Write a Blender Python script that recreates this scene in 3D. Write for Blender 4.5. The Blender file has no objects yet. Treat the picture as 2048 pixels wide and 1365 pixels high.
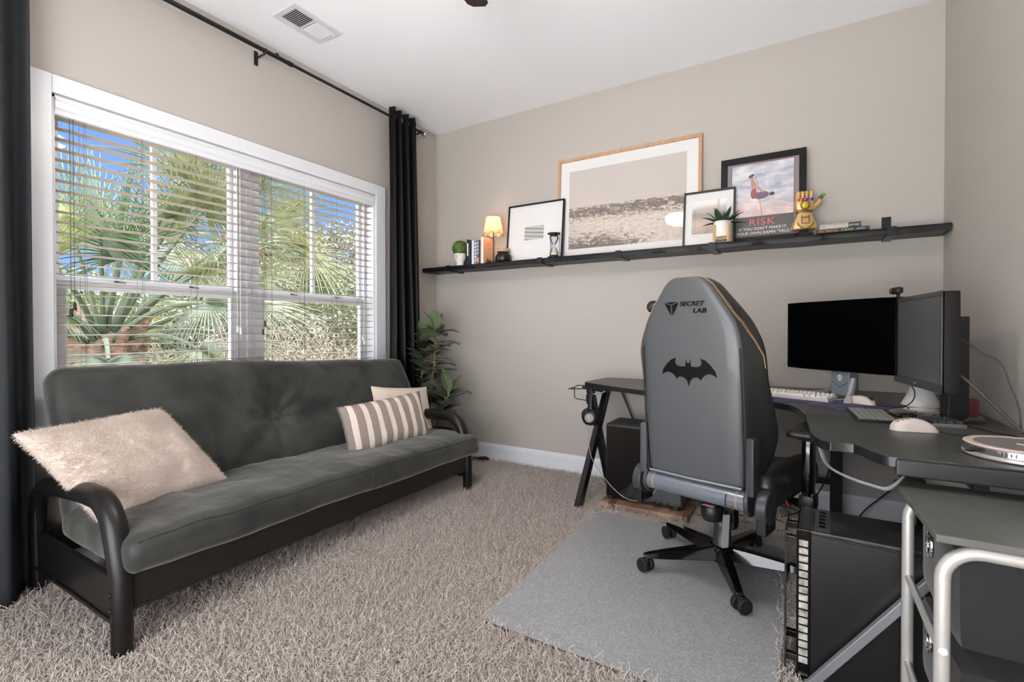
import bpy, bmesh, math, random
from math import sin, cos, pi, radians as R
from mathutils import Vector as V, Matrix, Euler, noise as mn
random.seed(7)
S = bpy.context.scene
COL = S.collection
# ------------------------------------------------------------------ camera
cd = bpy.data.cameras.new('camera'); cam = bpy.data.objects.new('camera', cd); COL.objects.link(cam)
cam.location = (2.723, -3.258, 1.046)
cam.rotation_euler = (R(90 - 0.6), 0, R(31.0))
cd.sensor_width = 36; cd.lens = 966 / 2048 * 36
cd.shift_y = -(682.5 - 672) / 2048
cd.clip_start = 0.02; cd.clip_end = 200
S.camera = cam
# ------------------------------------------------------------------ world, sun, exposure
S.view_settings.view_transform = 'Standard'; S.view_settings.look = 'None'
S.view_settings.exposure = 1.08; S.view_settings.gamma = 1; S.view_settings.use_curve_mapping = False
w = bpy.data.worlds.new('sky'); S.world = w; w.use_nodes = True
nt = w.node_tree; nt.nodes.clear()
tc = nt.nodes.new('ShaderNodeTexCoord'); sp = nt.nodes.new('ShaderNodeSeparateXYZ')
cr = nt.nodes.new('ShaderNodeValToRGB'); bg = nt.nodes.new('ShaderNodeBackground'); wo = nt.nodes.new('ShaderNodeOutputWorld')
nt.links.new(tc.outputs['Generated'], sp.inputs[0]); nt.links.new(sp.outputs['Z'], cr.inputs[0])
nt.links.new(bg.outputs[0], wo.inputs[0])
# unseen bright white area added to the -y sky as fill light
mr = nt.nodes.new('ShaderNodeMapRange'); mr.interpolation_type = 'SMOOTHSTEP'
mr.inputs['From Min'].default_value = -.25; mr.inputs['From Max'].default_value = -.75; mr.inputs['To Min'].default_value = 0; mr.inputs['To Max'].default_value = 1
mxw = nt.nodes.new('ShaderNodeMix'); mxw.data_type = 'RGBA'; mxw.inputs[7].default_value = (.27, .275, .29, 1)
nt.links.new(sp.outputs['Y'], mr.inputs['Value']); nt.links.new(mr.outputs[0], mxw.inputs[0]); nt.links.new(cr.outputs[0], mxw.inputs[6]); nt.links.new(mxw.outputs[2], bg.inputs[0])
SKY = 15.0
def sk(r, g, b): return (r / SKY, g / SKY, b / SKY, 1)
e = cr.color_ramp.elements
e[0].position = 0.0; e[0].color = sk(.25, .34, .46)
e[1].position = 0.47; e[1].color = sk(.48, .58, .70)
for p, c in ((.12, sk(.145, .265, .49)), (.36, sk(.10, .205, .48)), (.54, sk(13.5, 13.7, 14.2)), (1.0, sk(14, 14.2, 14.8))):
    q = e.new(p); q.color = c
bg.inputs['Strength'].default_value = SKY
sd = bpy.data.lights.new('sun', 'SUN'); sun = bpy.data.objects.new('sun', sd); COL.objects.link(sun)
sd.energy = 1.35; sd.color = (1, .94, .82); sd.angle = R(0.6)
sun.rotation_euler = V((-.22, -.80, -.60)).to_track_quat('-Z', 'Y').to_euler()
# ------------------------------------------------------------------ material helpers
def lin(c):
    def f(x):
        x /= 255.
        return x / 12.92 if x < .04045 else ((x + .055) / 1.055) ** 2.4
    return tuple(f(x) for x in c) + (1,)
def mat(name, rgb, rough=.5, metal=0, bump=None, var=None, coat=0, sheen=0, emit=None, trans=0, spec=.5, aniso=None, alpha=1):
    """rgb in sRGB 0-255. bump=(scale,strength,distance) ; var=(scale, rgb2, stretch)"""
    m = bpy.data.materials.new(name); m.use_nodes = True; t = m.node_tree
    b = t.nodes['Principled BSDF']; I = b.inputs
    I['Base Color'].default_value = lin(rgb); I['Roughness'].default_value = rough; I['Metallic'].default_value = metal
    I['Specular IOR Level'].default_value = spec
    if coat: I['Coat Weight'].default_value = coat
    if sheen: I['Sheen Weight'].default_value = sheen; I['Sheen Roughness'].default_value = .4
    if trans: I['Transmission Weight'].default_value = trans
    if alpha < 1: I['Alpha'].default_value = alpha
    if emit: I['Emission Color'].default_value = lin(emit[0]); I['Emission Strength'].default_value = emit[1]
    if bump or var:
        tc = t.nodes.new('ShaderNodeTexCoord')
    if bump:
        n = t.nodes.new('ShaderNodeTexNoise'); n.inputs['Scale'].default_value = bump[0]; n.inputs['Detail'].default_value = 5
        bn = t.nodes.new('ShaderNodeBump'); bn.inputs['Strength'].default_value = bump[1]; bn.inputs['Distance'].default_value = bump[2]
        t.links.new(tc.outputs['Object'], n.inputs['Vector']); t.links.new(n.outputs[0], bn.inputs['Height'])
        t.links.new(bn.outputs[0], I['Normal'])
    if var:
        mp = t.nodes.new('ShaderNodeMapping'); n = t.nodes.new('ShaderNodeTexNoise'); r = t.nodes.new('ShaderNodeValToRGB')
        mp.inputs['Scale'].default_value = var[2] if len(var) > 2 else (1, 1, 1)
        n.inputs['Scale'].default_value = var[0]; n.inputs['Detail'].default_value = 6
        r.color_ramp.elements[0].position = .35; r.color_ramp.elements[1].position = .65
        r.color_ramp.elements[0].color = lin(rgb); r.color_ramp.elements[1].color = lin(var[1])
        t.links.new(tc.outputs['Object'], mp.inputs[0]); t.links.new(mp.outputs[0], n.inputs['Vector'])
        t.links.new(n.outputs[0], r.inputs[0]); t.links.new(r.outputs[0], I['Base Color'])
    return m
# ------------------------------------------------------------------ mesh helpers
class MB:
    def __init__(s): s.v = []; s.f = []; s.m = []
    def add(s, vs, fs, mi=0, M=None):
        o = len(s.v)
        s.v += [tuple(M @ V(p)) if M is not None else tuple(p) for p in vs]
        s.f += [tuple(o + i for i in f) for f in fs]; s.m += [mi] * len(fs)
        return s
    def box(s, c, d, rz=0, mi=0, M=None, rot=None):
        x, y, z = d[0] / 2, d[1] / 2, d[2] / 2
        vs = [(-x, -y, -z), (x, -y, -z), (x, y, -z), (-x, y, -z), (-x, -y, z), (x, -y, z), (x, y, z), (-x, y, z)]
        T = Matrix.Translation(c) @ (Euler(rot).to_matrix().to_4x4() if rot else Matrix.Rotation(rz, 4, 'Z'))
        if M is not None: T = M @ T
        return s.add(vs, [(0, 3, 2, 1), (4, 5, 6, 7), (0, 1, 5, 4), (1, 2, 6, 5), (2, 3, 7, 6), (3, 0, 4, 7)], mi, T)
    def b2(s, a, b, mi=0):   # box from corner to corner
        return s.box([(a[i] + b[i]) / 2 for i in range(3)], [abs(b[i] - a[i]) for i in range(3)], mi=mi)
    def cyl(s, p0, p1, r0, r1=None, n=16, mi=0, cap=True):
        r1 = r0 if r1 is None else r1
        p0, p1 = V(p0), V(p1); d = (p1 - p0).normalized()
        a = d.orthogonal().normalized(); b = d.cross(a)
        vs = [p0 + (a * cos(2 * pi * i / n) + b * sin(2 * pi * i / n)) * r0 for i in range(n)] + \
             [p1 + (a * cos(2 * pi * i / n) + b * sin(2 * pi * i / n)) * r1 for i in range(n)]
        fs = [(i, (i + 1) % n, n + (i + 1) % n, n + i) for i in range(n)]
        if cap: fs += [tuple(range(n - 1, -1, -1)), tuple(range(n, 2 * n))]
        return s.add(vs, fs, mi)
    def tube(s, pts, r, n=8, mi=0, close=False, rs=None, flat=None):
        P = [V(p) for p in pts]; N = len(P); up = None; vs = []
        for i in range(N):
            if close: d = (P[(i + 1) % N] - P[i - 1]).normalized()
            else: d = (P[min(i + 1, N - 1)] - P[max(i - 1, 0)]).normalized()
            if up is None: up = d.orthogonal().normalized()
            up = (up - d * up.dot(d)).normalized(); b = d.cross(up)
            rr = rs[i] if rs else r
            for k in range(n):
                a = 2 * pi * k / n
                vs.append(P[i] + up * cos(a) * rr + b * sin(a) * rr * (flat or 1))
        fs = []
        for i in range(N if close else N - 1):
            j = (i + 1) % N
            for k in range(n):
                fs.append((i * n + k, i * n + (k + 1) % n, j * n + (k + 1) % n, j * n + k))
        if not close: fs += [tuple(range(n - 1, -1, -1)), tuple(range((N - 1) * n, N * n))]
        return s.add(vs, fs, mi)
    def lathe(s, prof, c=(0, 0, 0), n=24, mi=0, M=None):
        vs = []; fs = []
        for (r, z) in prof:
            for k in range(n): vs.append((c[0] + r * cos(2 * pi * k / n), c[1] + r * sin(2 * pi * k / n), c[2] + z))
        for i in range(len(prof) - 1):
            for k in range(n): fs.append((i * n + k, i * n + (k + 1) % n, (i + 1) * n + (k + 1) % n, (i + 1) * n + k))
        if prof[0][0] > 1e-6: fs.append(tuple(range(n - 1, -1, -1)))
        if prof[-1][0] > 1e-6: fs.append(tuple(range((len(prof) - 1) * n, len(prof) * n)))
        return s.add(vs, fs, mi, M)
    def prism(s, poly, z0, z1, mi=0, M=None):   # polygon in xy extruded in z
        n = len(poly)
        vs = [(p[0], p[1], z0) for p in poly] + [(p[0], p[1], z1) for p in poly]
        fs = [tuple(range(n - 1, -1, -1)), tuple(range(n, 2 * n))] + [(i, (i + 1) % n, n + (i + 1) % n, n + i) for i in range(n)]
        return s.add(vs, fs, mi, M)
    def rbox(s, c, d, r, n=(8, 8, 4), fn=None, mi=0, M=None):
        """rounded box with a subdivided surface; fn deforms local points"""
        h = [x / 2 for x in d]; idx = {}; vs = []; fs = []
        def key(i, j, k):
            q = (i, j, k)
            if q not in idx:
                p = V([(-1 + 2 * t / m) * hh for t, m, hh in zip(q, n, h)])
                cl = V([max(-hh + r, min(hh - r, x)) for x, hh in zip(p, h)])
                e = p - cl
                if e.length > 1e-9:
                    # smooth corner mapping
                    p = cl + e.normalized() * r * (max(abs(e.x), abs(e.y), abs(e.z)) / r)
                if fn: p = V(fn(p))
                idx[q] = len(vs); vs.append(p + V(c))
            return idx[q]
        for (a, b, o, fl) in ((0, 1, 2, 0), (1, 2, 0, 0), (2, 0, 1, 0)):
            for side in (0, n[o]):
                for i in range(n[a]):
                    for j in range(n[b]):
                        def K(x, y):
                            q = [0, 0, 0]; q[a] = x; q[b] = y; q[o] = side; return key(*q)
                        f = (K(i, j), K(i + 1, j), K(i + 1, j + 1), K(i, j + 1))
                        fs.append(f if side else f[::-1])
        return s.add(vs, fs, mi, M)
    def sphere(s, c, r, n=16, m=10, mi=0, sc=(1, 1, 1), M=None):
        prof = [(max(1e-7, r * sin(pi * i / m)), -r * cos(pi * i / m)) for i in range(m + 1)]
        T = Matrix.Translation(c) @ Matrix.Diagonal((*sc, 1))
        if M is not None: T = M @ T
        return s.lathe(prof, (0, 0, 0), n, mi, T)
    def build(s, name, mats, parent=None, loc=(0, 0, 0), rot=(0, 0, 0), bevel=0, ang=35, seg=2, sub=0, smooth=True, merge=False):
        me = bpy.data.meshes.new(name); me.from_pydata(s.v, [], s.f)
        if not isinstance(mats, (list, tuple)): mats = [mats]
        for m in mats: me.materials.append(m)
        me.polygons.foreach_set('material_index', s.m)
        me.validate(); me.update()
        if merge:
            b = bmesh.new(); b.from_mesh(me); bmesh.ops.remove_doubles(b, verts=b.verts, dist=1e-5)
            bmesh.ops.recalc_face_normals(b, faces=b.faces); b.to_mesh(me); b.free()
        if smooth:
            me.polygons.foreach_set('use_smooth', [True] * len(me.polygons)); me.set_sharp_from_angle(angle=R(ang))
        o = bpy.data.objects.new(name, me); COL.objects.link(o)
        o.location = loc; o.rotation_euler = rot
        if parent: o.parent = parent
        if bevel:
            q = o.modifiers.new('bevel', 'BEVEL'); q.width = bevel; q.segments = seg; q.limit_method = 'ANGLE'; q.angle_limit = R(40); q.harden_normals = True
        if sub:
            q = o.modifiers.new('sub', 'SUBSURF'); q.levels = sub; q.render_levels = sub
        return o
def thing(name, label, cat, loc=(0, 0, 0), rz=0, group=None, rot=None):
    o = bpy.data.objects.new(name, None); COL.objects.link(o)
    o.location = loc; o.rotation_euler = rot if rot else (0, 0, rz); o.empty_display_size = .05
    o['label'] = label; o['category'] = cat
    if group: o['group'] = group
    return o
def tag(o, label, cat, group=None, kind=None):
    o['label'] = label; o['category'] = cat
    if group: o['group'] = group
    if kind: o['kind'] = kind
    return o
def struct(o): o['kind'] = 'structure'; return o
def text(name, body, size, m, parent, loc, rot, ext=.0006, align='CENTER', shear=0, sx=1, space=1, bold=0):
    c = bpy.data.curves.new(name, 'FONT'); c.body = body; c.size = size; c.extrude = ext; c.align_x = align; c.shear = shear
    c.space_character = space; c.offset = bold; c.resolution_u = 3
    t = bpy.data.objects.new('tmp', c); COL.objects.link(t); bpy.context.view_layer.update()
    dg = bpy.context.evaluated_depsgraph_get()
    me = bpy.data.meshes.new_from_object(t.evaluated_get(dg)); bpy.data.objects.remove(t)
    me.materials.clear(); me.materials.append(m); me.name = name
    o = bpy.data.objects.new(name, me); COL.objects.link(o); o.parent = parent
    o.location = loc; o.rotation_euler = rot; o.scale = (sx, 1, 1)
    return o
def arc(c, r, a0, a1, n, plane='xz'):
    out = []
    for i in range(n + 1):
        a = R(a0 + (a1 - a0) * i / n)
        if plane == 'xz': out.append((c[0] + r * cos(a), c[1], c[2] + r * sin(a)))
        elif plane == 'xy': out.append((c[0] + r * cos(a), c[1] + r * sin(a), c[2]))
        else: out.append((c[0], c[1] + r * cos(a), c[2] + r * sin(a)))
    return out
def spline(pts, n=8):   # catmull-rom
    P = [V(p) for p in pts]; P = [P[0] * 2 - P[1]] + P + [P[-1] * 2 - P[-2]]; out = []
    for i in range(1, len(P) - 2):
        for k in range(n):
            t = k / n
            out.append(.5 * ((2 * P[i]) + (P[i + 1] - P[i - 1]) * t + (2 * P[i - 1] - 5 * P[i] + 4 * P[i + 1] - P[i + 2]) * t * t + (3 * P[i] - P[i - 1] - 3 * P[i + 1] + P[i + 2]) * t ** 3))
    return out + [P[-2]]
# ------------------------------------------------------------------ materials
M_wall = mat('wall_paint', (174, 168, 161), .75, bump=(220, .06, .002))
M_ceil = mat('ceiling_paint', (240, 242, 246), .9, bump=(160, .08, .002))
M_trim = mat('white_trim', (212, 214, 218), .35)
M_vinyl = mat('white_vinyl', (206, 209, 214), .4)
M_slat = mat('blind_slat', (160, 148, 141), .42)
M_cord = mat('cord', (80, 70, 62), .8)
M_black = mat('black_plastic', (18, 18, 19), .42)
M_blackg = mat('glossy_black', (10, 10, 11), .12, coat=.3)
M_blackm = mat('black_metal', (22, 22, 24), .35, metal=.3)
M_futonmetal = mat('futon_black_steel', (22, 21, 20), .38, metal=.2, bump=(900, .05, .001))
M_chrome = mat('chrome', (205, 207, 210), .12, metal=1)
M_silver = mat('brushed_silver', (190, 190, 190), .3, metal=.9)
M_white = mat('white_plastic', (214, 211, 207), .4)
M_cream = mat('cream_plastic', (208, 197, 188), .42)
M_desk = mat('desk_carbon', (64, 65, 62), .38, bump=(900, .12, .001), var=(60, (72, 73, 70)))
M_deskedge = mat('desk_edge', (24, 25, 28), .3)
M_rubber = mat('rubber', (18, 18, 18), .7)
M_glass = mat('window_glass', (255, 255, 255), .0, trans=1, spec=.2)
# thin clear glass: mostly transparent with a faint reflection
def thin_glass(name, w=.06, tint=(1, 1, 1, 1), rough=.02):
    m = bpy.data.materials.new(name); m.use_nodes = True; t = m.node_tree; t.nodes.clear()
    o = t.nodes.new('ShaderNodeOutputMaterial'); mx = t.nodes.new('ShaderNodeMixShader'); tr = t.nodes.new('ShaderNodeBsdfTransparent')
    g = t.nodes.new('ShaderNodeBsdfGlossy'); g.inputs['Roughness'].default_value = rough; tr.inputs[0].default_value = tint
    fr = t.nodes.new('ShaderNodeFresnel'); fr.inputs[0].default_value = 1.35
    ml = t.nodes.new('ShaderNodeMath'); ml.operation = 'MULTIPLY'; ml.inputs[1].default_value = w * 10
    t.links.new(fr.outputs[0], ml.inputs[0]); t.links.new(ml.outputs[0], mx.inputs[0])
    t.links.new(tr.outputs[0], mx.inputs[1]); t.links.new(g.outputs[0], mx.inputs[2]); t.links.new(mx.outputs[0], o.inputs[0])
    return m
M_pane = thin_glass('clear_pane', .05)
# carpet
def carpet_mat(name, a, b, c):
    m = bpy.data.materials.new(name); m.use_nodes = True; t = m.node_tree; B = t.nodes['Principled BSDF']
    B.inputs['Roughness'].default_value = .95; B.inputs['Specular IOR Level'].default_value = .1
    g = t.nodes.new('ShaderNodeNewGeometry'); n = t.nodes.new('ShaderNodeTexNoise'); n.inputs['Scale'].default_value = 120; n.inputs['Detail'].default_value = 2
    n2 = t.nodes.new('ShaderNodeTexNoise'); n2.inputs['Scale'].default_value = 2.2; n2.inputs['Detail'].default_value = 4
    r = t.nodes.new('ShaderNodeValToRGB'); r.color_ramp.elements[0].color = lin(a); r.color_ramp.elements[1].color = lin(b)
    r.color_ramp.elements[0].position = .3; r.color_ramp.elements[1].position = .7
    mx = t.nodes.new('ShaderNodeMix'); mx.data_type = 'RGBA'; mx.inputs[7].default_value = lin(c)
    ml = t.nodes.new('ShaderNodeMath'); ml.operation = 'MULTIPLY'; ml.inputs[1].default_value = .6
    t.links.new(g.outputs['Position'], n.inputs['Vector']); t.links.new(g.outputs['Position'], n2.inputs['Vector'])
    t.links.new(n.outputs[0], r.inputs[0]); t.links.new(r.outputs[0], mx.inputs[6]); t.links.new(n2.outputs[0], ml.inputs[0]); t.links.new(ml.outputs[0], mx.inputs[0])
    t.links.new(mx.outputs[2], B.inputs['Base Color'])
    return m
M_carpet = carpet_mat('carpet_pile', (158, 147, 138), (218, 208, 200), (194, 184, 176))
# ------------------------------------------------------------------ setting
W, D, H = 3.34, 4.15, 2.74      # room: x 0..W, y -D..0
CZ = -.010                      # carpet backing height (pile tips come up to about 0)
o = MB(); n = 60
o.b2((-.16, -D - .1, CZ - .1), (W + .1, .1, CZ))
struct(o.build('floor', M_carpet, smooth=False))
fl = bpy.data.meshes.new('carpet_pile')
x0, x1, y0, y1 = 0.0, W, -3.1, 0.0
gx, gy = (x0, 1.742, 2.658, x1), (y0, -1.820, -.645, y1)      # no pile is modelled right under the solid chair mat
fl.from_pydata([(a, b, CZ + .0005) for b in gy for a in gx], [], [(j * 4 + i, j * 4 + i + 1, j * 4 + i + 5, j * 4 + i + 4) for j in range(3) for i in range(3) if not (i == 1 and j == 1)]); fl.materials.append(M_carpet)
po = bpy.data.objects.new('carpet_pile', fl); COL.objects.link(po)
tag(po, 'greige shag carpet pile covering the whole floor', 'carpet', kind='stuff')
pm = po.modifiers.new('pile', 'PARTICLE_SYSTEM'); ps = po.particle_systems[0].settings
ps.type = 'HAIR'; ps.count = 340000; ps.hair_length = .0115; ps.hair_step = 3; ps.emit_from = 'FACE'; ps.use_emit_random = True
ps.use_advanced_hair = True; ps.factor_random = .0032; ps.brownian_factor = .013; ps.length_random = .35
ps.root_radius = 1.0; ps.tip_radius = .7; ps.radius_scale = .0024; ps.display_step = 2; ps.render_step = 2
ps.use_close_tip = False
struct(MB().b2((-.16, -D - .1, H), (W + .1, .1, H + .12)).build('ceiling', M_ceil, smooth=False))
struct(MB().b2((-.16, 0, CZ - .1), (W + .1, .1, H)).build('wall_back', M_wall, smooth=False))
struct(MB().b2((W, -D, CZ - .1), (W + .1, 0, H)).build('wall_right', M_wall, smooth=False))
FX0, FX1, FZ0, FZ1 = .85, 3.10, .08, 1.80  # opening for an added, unseen window that lets in fill daylight
o = MB()
o.b2((-.16, -D - .1, CZ - .1), (FX0, -D, H)); o.b2((FX1, -D - .1, CZ - .1), (W + .1, -D, H))
o.b2((FX0, -D - .1, CZ - .1), (FX1, -D, FZ0)); o.b2((FX0, -D - .1, FZ1), (FX1, -D, H))
struct(o.build('wall_front', M_wall, smooth=False))
o = MB()
for a, b in (((FX0, FZ0), (FX0 + .05, FZ1)), ((FX1 - .05, FZ0), (FX1, FZ1)), ((FX0, FZ0), (FX1, FZ0 + .05)), ((FX0, FZ1 - .05), (FX1, FZ1)), (((FX0 + FX1) / 2 - .03, FZ0), ((FX0 + FX1) / 2 + .03, FZ1))):
    o.b2((a[0], -D - .09, a[1]), (b[0], -D - .02, b[1]))
struct(o.build('fill_window', M_vinyl, smooth=False))
tag(MB().b2((-8, -D - 12, -.56), (12, -D - .12, -.50)).build('bounce_slab', mat('bounce_concrete', (226, 224, 220), .9, bump=(30, .2, .01)), smooth=False), 'unseen pale slab added outside the rear window to bounce daylight indoors', 'bounce_slab')  # added, unseen reflector that bounces daylight up to the ceiling
WY0, WY1, WZ0, WZ1 = -2.505, -.705, .62, 2.05
o = MB()
o.b2((-.16, -D, CZ - .1), (0, WY0, H)); o.b2((-.16, WY1, CZ - .1), (0, 0, H))
o.b2((-.16, WY0, CZ - .1), (0, WY1, WZ0)); o.b2((-.16, WY0, WZ1), (0, WY1, H))
struct(o.build('wall_left', M_wall, smooth=False))
# baseboards: profile extruded
def baseboard(name, p0, p1, nrm):
    prof = [(0, CZ), (.014, CZ), (.014, .098), (.011, .104), (.011, .112), (.006, .122), (.004, .133), (0, .135)]
    p0, p1, nrm = V(p0), V(p1), V(nrm)
    vs = [p0 + nrm * a + V((0, 0, b)) for a, b in prof] + [p1 + nrm * a + V((0, 0, b)) for a, b in prof]
    k = len(prof); m = MB(); m.add(vs, [(i, i + 1, k + i + 1, k + i) for i in range(k - 1)] + [tuple(range(k)), tuple(range(2 * k - 1, k - 1, -1))])
    return struct(m.build(name, M_trim, ang=20))
baseboard('baseboard_back', (0, 0, 0), (W, 0, 0), (0, -1, 0))
baseboard('baseboard_right', (W, 0, 0), (W, -D, 0), (-1, 0, 0))
baseboard('baseboard_left', (0, 0, 0), (0, -D, 0), (1, 0, 0))
baseboard('baseboard_front', (0, -D, 0), (W, -D, 0), (0, 1, 0))
# window: casing, jambs, two double hung sashes
win = struct(bpy.data.objects.new('window_1', None)); COL.objects.link(win)
cw = .078
o = MB()
o.b2((0, WY0 - cw, WZ0 - cw), (.018, WY0, WZ1 + cw)); o.b2((0, WY1, WZ0 - cw), (.018, WY1 + cw + .015, WZ1 + cw))
o.b2((0, WY0, WZ1), (.018, WY1, WZ1 + cw)); o.b2((0, WY0, WZ0 - cw), (.018, WY1, WZ0))
o.b2((0, WY0 - .02, WZ0 - .012), (.045, WY1 + .02, WZ0 + .008))
o.build('window_casing', M_trim, win, bevel=.003)
o = MB()
for y in (WY0, WY1 - .012): o.b2((-.16, y, WZ0), (0, y + .012, WZ1))
o.b2((-.16, WY0, WZ1 - .012), (0, WY1, WZ1)); o.b2((-.16, WY0, WZ0), (0, WY1, WZ0 + .012))
o.build('window_jamb', M_trim, win)
MUL = -1.617
o = MB(); o.b2((-.15, MUL - .045, WZ0 + .012), (-.075, MUL + .045, WZ1 - .012)); o.b2((-.15, MUL - .012, WZ0 + .012), (-.066, MUL + .012, WZ1 - .012))
o.build('mullion', M_vinyl, win, bevel=.002)
ZM = 1.262
for (a, b) in ((WY0 + .012, MUL - .045), (MUL + .045, WY1 - .012)):
    o = MB()   # outer frame
    o.b2((-.15, a, WZ0 + .012), (-.075, a + .022, WZ1 - .012)); o.b2((-.15, b - .022, WZ0 + .012), (-.075, b, WZ1 - .012))
    o.b2((-.149, a, WZ1 - .03), (-.076, b, WZ1 - .012)); o.b2((-.149, a, WZ0 + .012), (-.076, b, WZ0 + .035))
    o.build('window_frame', M_vinyl, win, bevel=.0015)
    a2, b2 = a + .022, b - .022
    o = MB()   # upper sash (outer track)
    o.b2((-.14, a2, ZM), (-.11, a2 + .02, WZ1 - .03)); o.b2((-.14, b2 - .02, ZM), (-.11, b2, WZ1 - .03))
    o.b2((-.139, a2, WZ1 - .055), (-.111, b2, WZ1 - .031)); o.b2((-.139, a2, ZM + .001), (-.111, b2, ZM + .032))
    ym = (a2 + b2) / 2; o.b2((-.136, ym - .011, ZM), (-.114, ym + .011, WZ1 - .04))
    us = o.build('upper_sash', M_vinyl, win, bevel=.0015)
    MB().b2((-.128, a2, ZM), (-.124, b2, WZ1 - .03)).build('pane', M_pane, us)
    o = MB()   # lower sash (inner track)
    o.b2((-.107, a2 + .0005, WZ0 + .036), (-.079, a2 + .034, ZM)); o.b2((-.107, b2 - .034, WZ0 + .036), (-.079, b2 - .0005, ZM))
    o.b2((-.108, a2, ZM - .03), (-.078, b2, ZM + .012)); o.b2((-.108, a2, WZ0 + .035), (-.078, b2, WZ0 + .08))
    ls = o.build('lower_sash', M_vinyl, win, bevel=.0015)
    MB().b2((-.096, a2, WZ0 + .035), (-.092, b2, ZM)).build('pane', M_pane, ls)
    for t in (.3, .72):
        y = a2 + (b2 - a2) * t
        MB().box((-.092, y, ZM + .015), (.016, .045, .006)).box((-.09, y - .015, ZM + .020), (.010, .02, .004)).build('sash_lock', M_black, ls, bevel=.002)
# ------------------------------------------------------------------ blinds
def blind(y0, y1, label, cords):
    t = thing('venetian_blind', label, 'blind', (-.032, (y0 + y1) / 2, 0), group='white venetian blinds in the window')
    L = (y1 - y0) / 2
    MB().b2((-.028, -L, 1.985), (.024, L, 2.032)).build('headrail', M_trim, t, bevel=.002)
    o = MB(); z = 1.962; n = 0
    while z > .72:
        k = 6; vs = []
        for s in (-1, 1):
            for i in range(k + 1):
                x = -.025 + .05 * i / k; zz = z + .0022 * (1 - (x / .025) ** 2)
                vs += [(x, s * L, zz + .0013), (x, s * L, zz - .0013)]
        m = 2 * (k + 1); fs = []
        for i in range(k):
            a = 2 * i; fs += [(a, a + 2, m + a + 2, m + a), (a + 1, m + a + 1, m + a + 3, a + 3), (a, a + 1, a + 3, a + 2), (m + a, m + a + 2, m + a + 3, m + a + 1)]
        fs += [(0, m, m + 1, 1), (2 * k, 2 * k + 1, m + 2 * k + 1, m + 2 * k)]
        o.add(vs, fs); z -= .0446
    o.build('slats', M_slat, t, ang=50)
    MB().box((0, 0, z + .02), (.05, 2 * L, .018)).build('bottom_rail', M_trim, t, bevel=.003)
    o = MB()
    for u in (-.78, -.28, .28, .78):
        for dx in (-.0262, .0262):
            o.cyl((dx, u * L, 1.99), (dx, u * L, z + .02), .0007, n=4)
        o.cyl((.012, u * L + .012, 1.99), (.012, u * L + .012, z + .02), .0006, n=4)
    o.build('ladder_cord', M_cord, t)
    for (yy, zb, mt) in cords:
        y = yy - (y0 + y1) / 2
        c = MB().cyl((.03, y, 2.0), (.03, y, zb + .02), .0013, n=5).build('pull_cord', M_cord if mt is M_cord else M_white, t)
        MB().lathe([(.004, .034), (.0055, .03), (.006, .02), (.005, .017), (.0065, .012), (.008, 0), (.0075, -.002)], (.03, y, zb - .012), 10).build('tassel', mat('tassel', (42, 34, 28), .5) if mt is M_cord else M_white, c)
    return t
blind(WY0 + .015, MUL - .004, 'white venetian blind on the left half of the window, beside the pale curtain', ((-2.432, 1.148, M_cord), (-2.444, 1.12, M_cord), (-1.722, 1.05, M_white), (-1.705, 1.04, M_white)))
blind(MUL + .004, WY1 - .015, 'white venetian blind on the right half of the window, beside the black curtain', ((-1.560, 1.085, M_cord), (-1.572, 1.035, M_cord), (-.815, .99, M_white), (-.805, .965, M_white)))
o = MB(); prof = [(0, 0), (.004, .004), (.006, .02), (.012, .03), (.012, .055), (.018, .064), (.018, .072), (0, .072)]
vs = [(a, WY0 + .012, b) for a, b in prof] + [(a, WY1 - .012, b) for a, b in prof]; k = len(prof)
o.add(vs, [(i, (i + 1) % k, k + (i + 1) % k, k + i) for i in range(k)] + [tuple(range(k)), tuple(range(2 * k - 1, k - 1, -1))])
tag(o.build('blind_valance', M_trim, loc=(-.002, 0, 1.965), ang=20, merge=True), 'moulded white valance strip across the top of both window blinds', 'valance')
# ------------------------------------------------------------------ ceiling vent
t = thing('ceiling_vent', 'white rectangular louvred air vent in the ceiling near the window', 'vent', (.375, -1.537, H))
o = MB(); o.b2((-.1, -.15, -.006), (-.062, .15, 0)); o.b2((.062, -.15, -.006), (.1, .15, 0)); o.b2((-.062, -.15, -.006), (.062, -.12, 0)); o.b2((-.062, .12, -.006), (.062, .15, 0)); o.b2((-.062, -.006, -.005), (.062, .006, 0))
o.build('vent_frame', M_trim, t, bevel=.003)
MB().b2((-.065, -.122, -.0012), (.065, .122, -.0002)).build('duct_opening', mat('duct', (60, 60, 62), .8), t)
o = MB()
for i in range(10):
    for s in (-1, 1):
        y = s * (.014 + i * .0114)
        o.box((0, y, -.005), (.124, .0085, .001), rot=(R(-35 * s), 0, 0))
o.build('louvres', M_trim, t)
MB().box((.045, .128, -.011), (.006, .014, .012)).build('damper_lever', M_trim, t)
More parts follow.
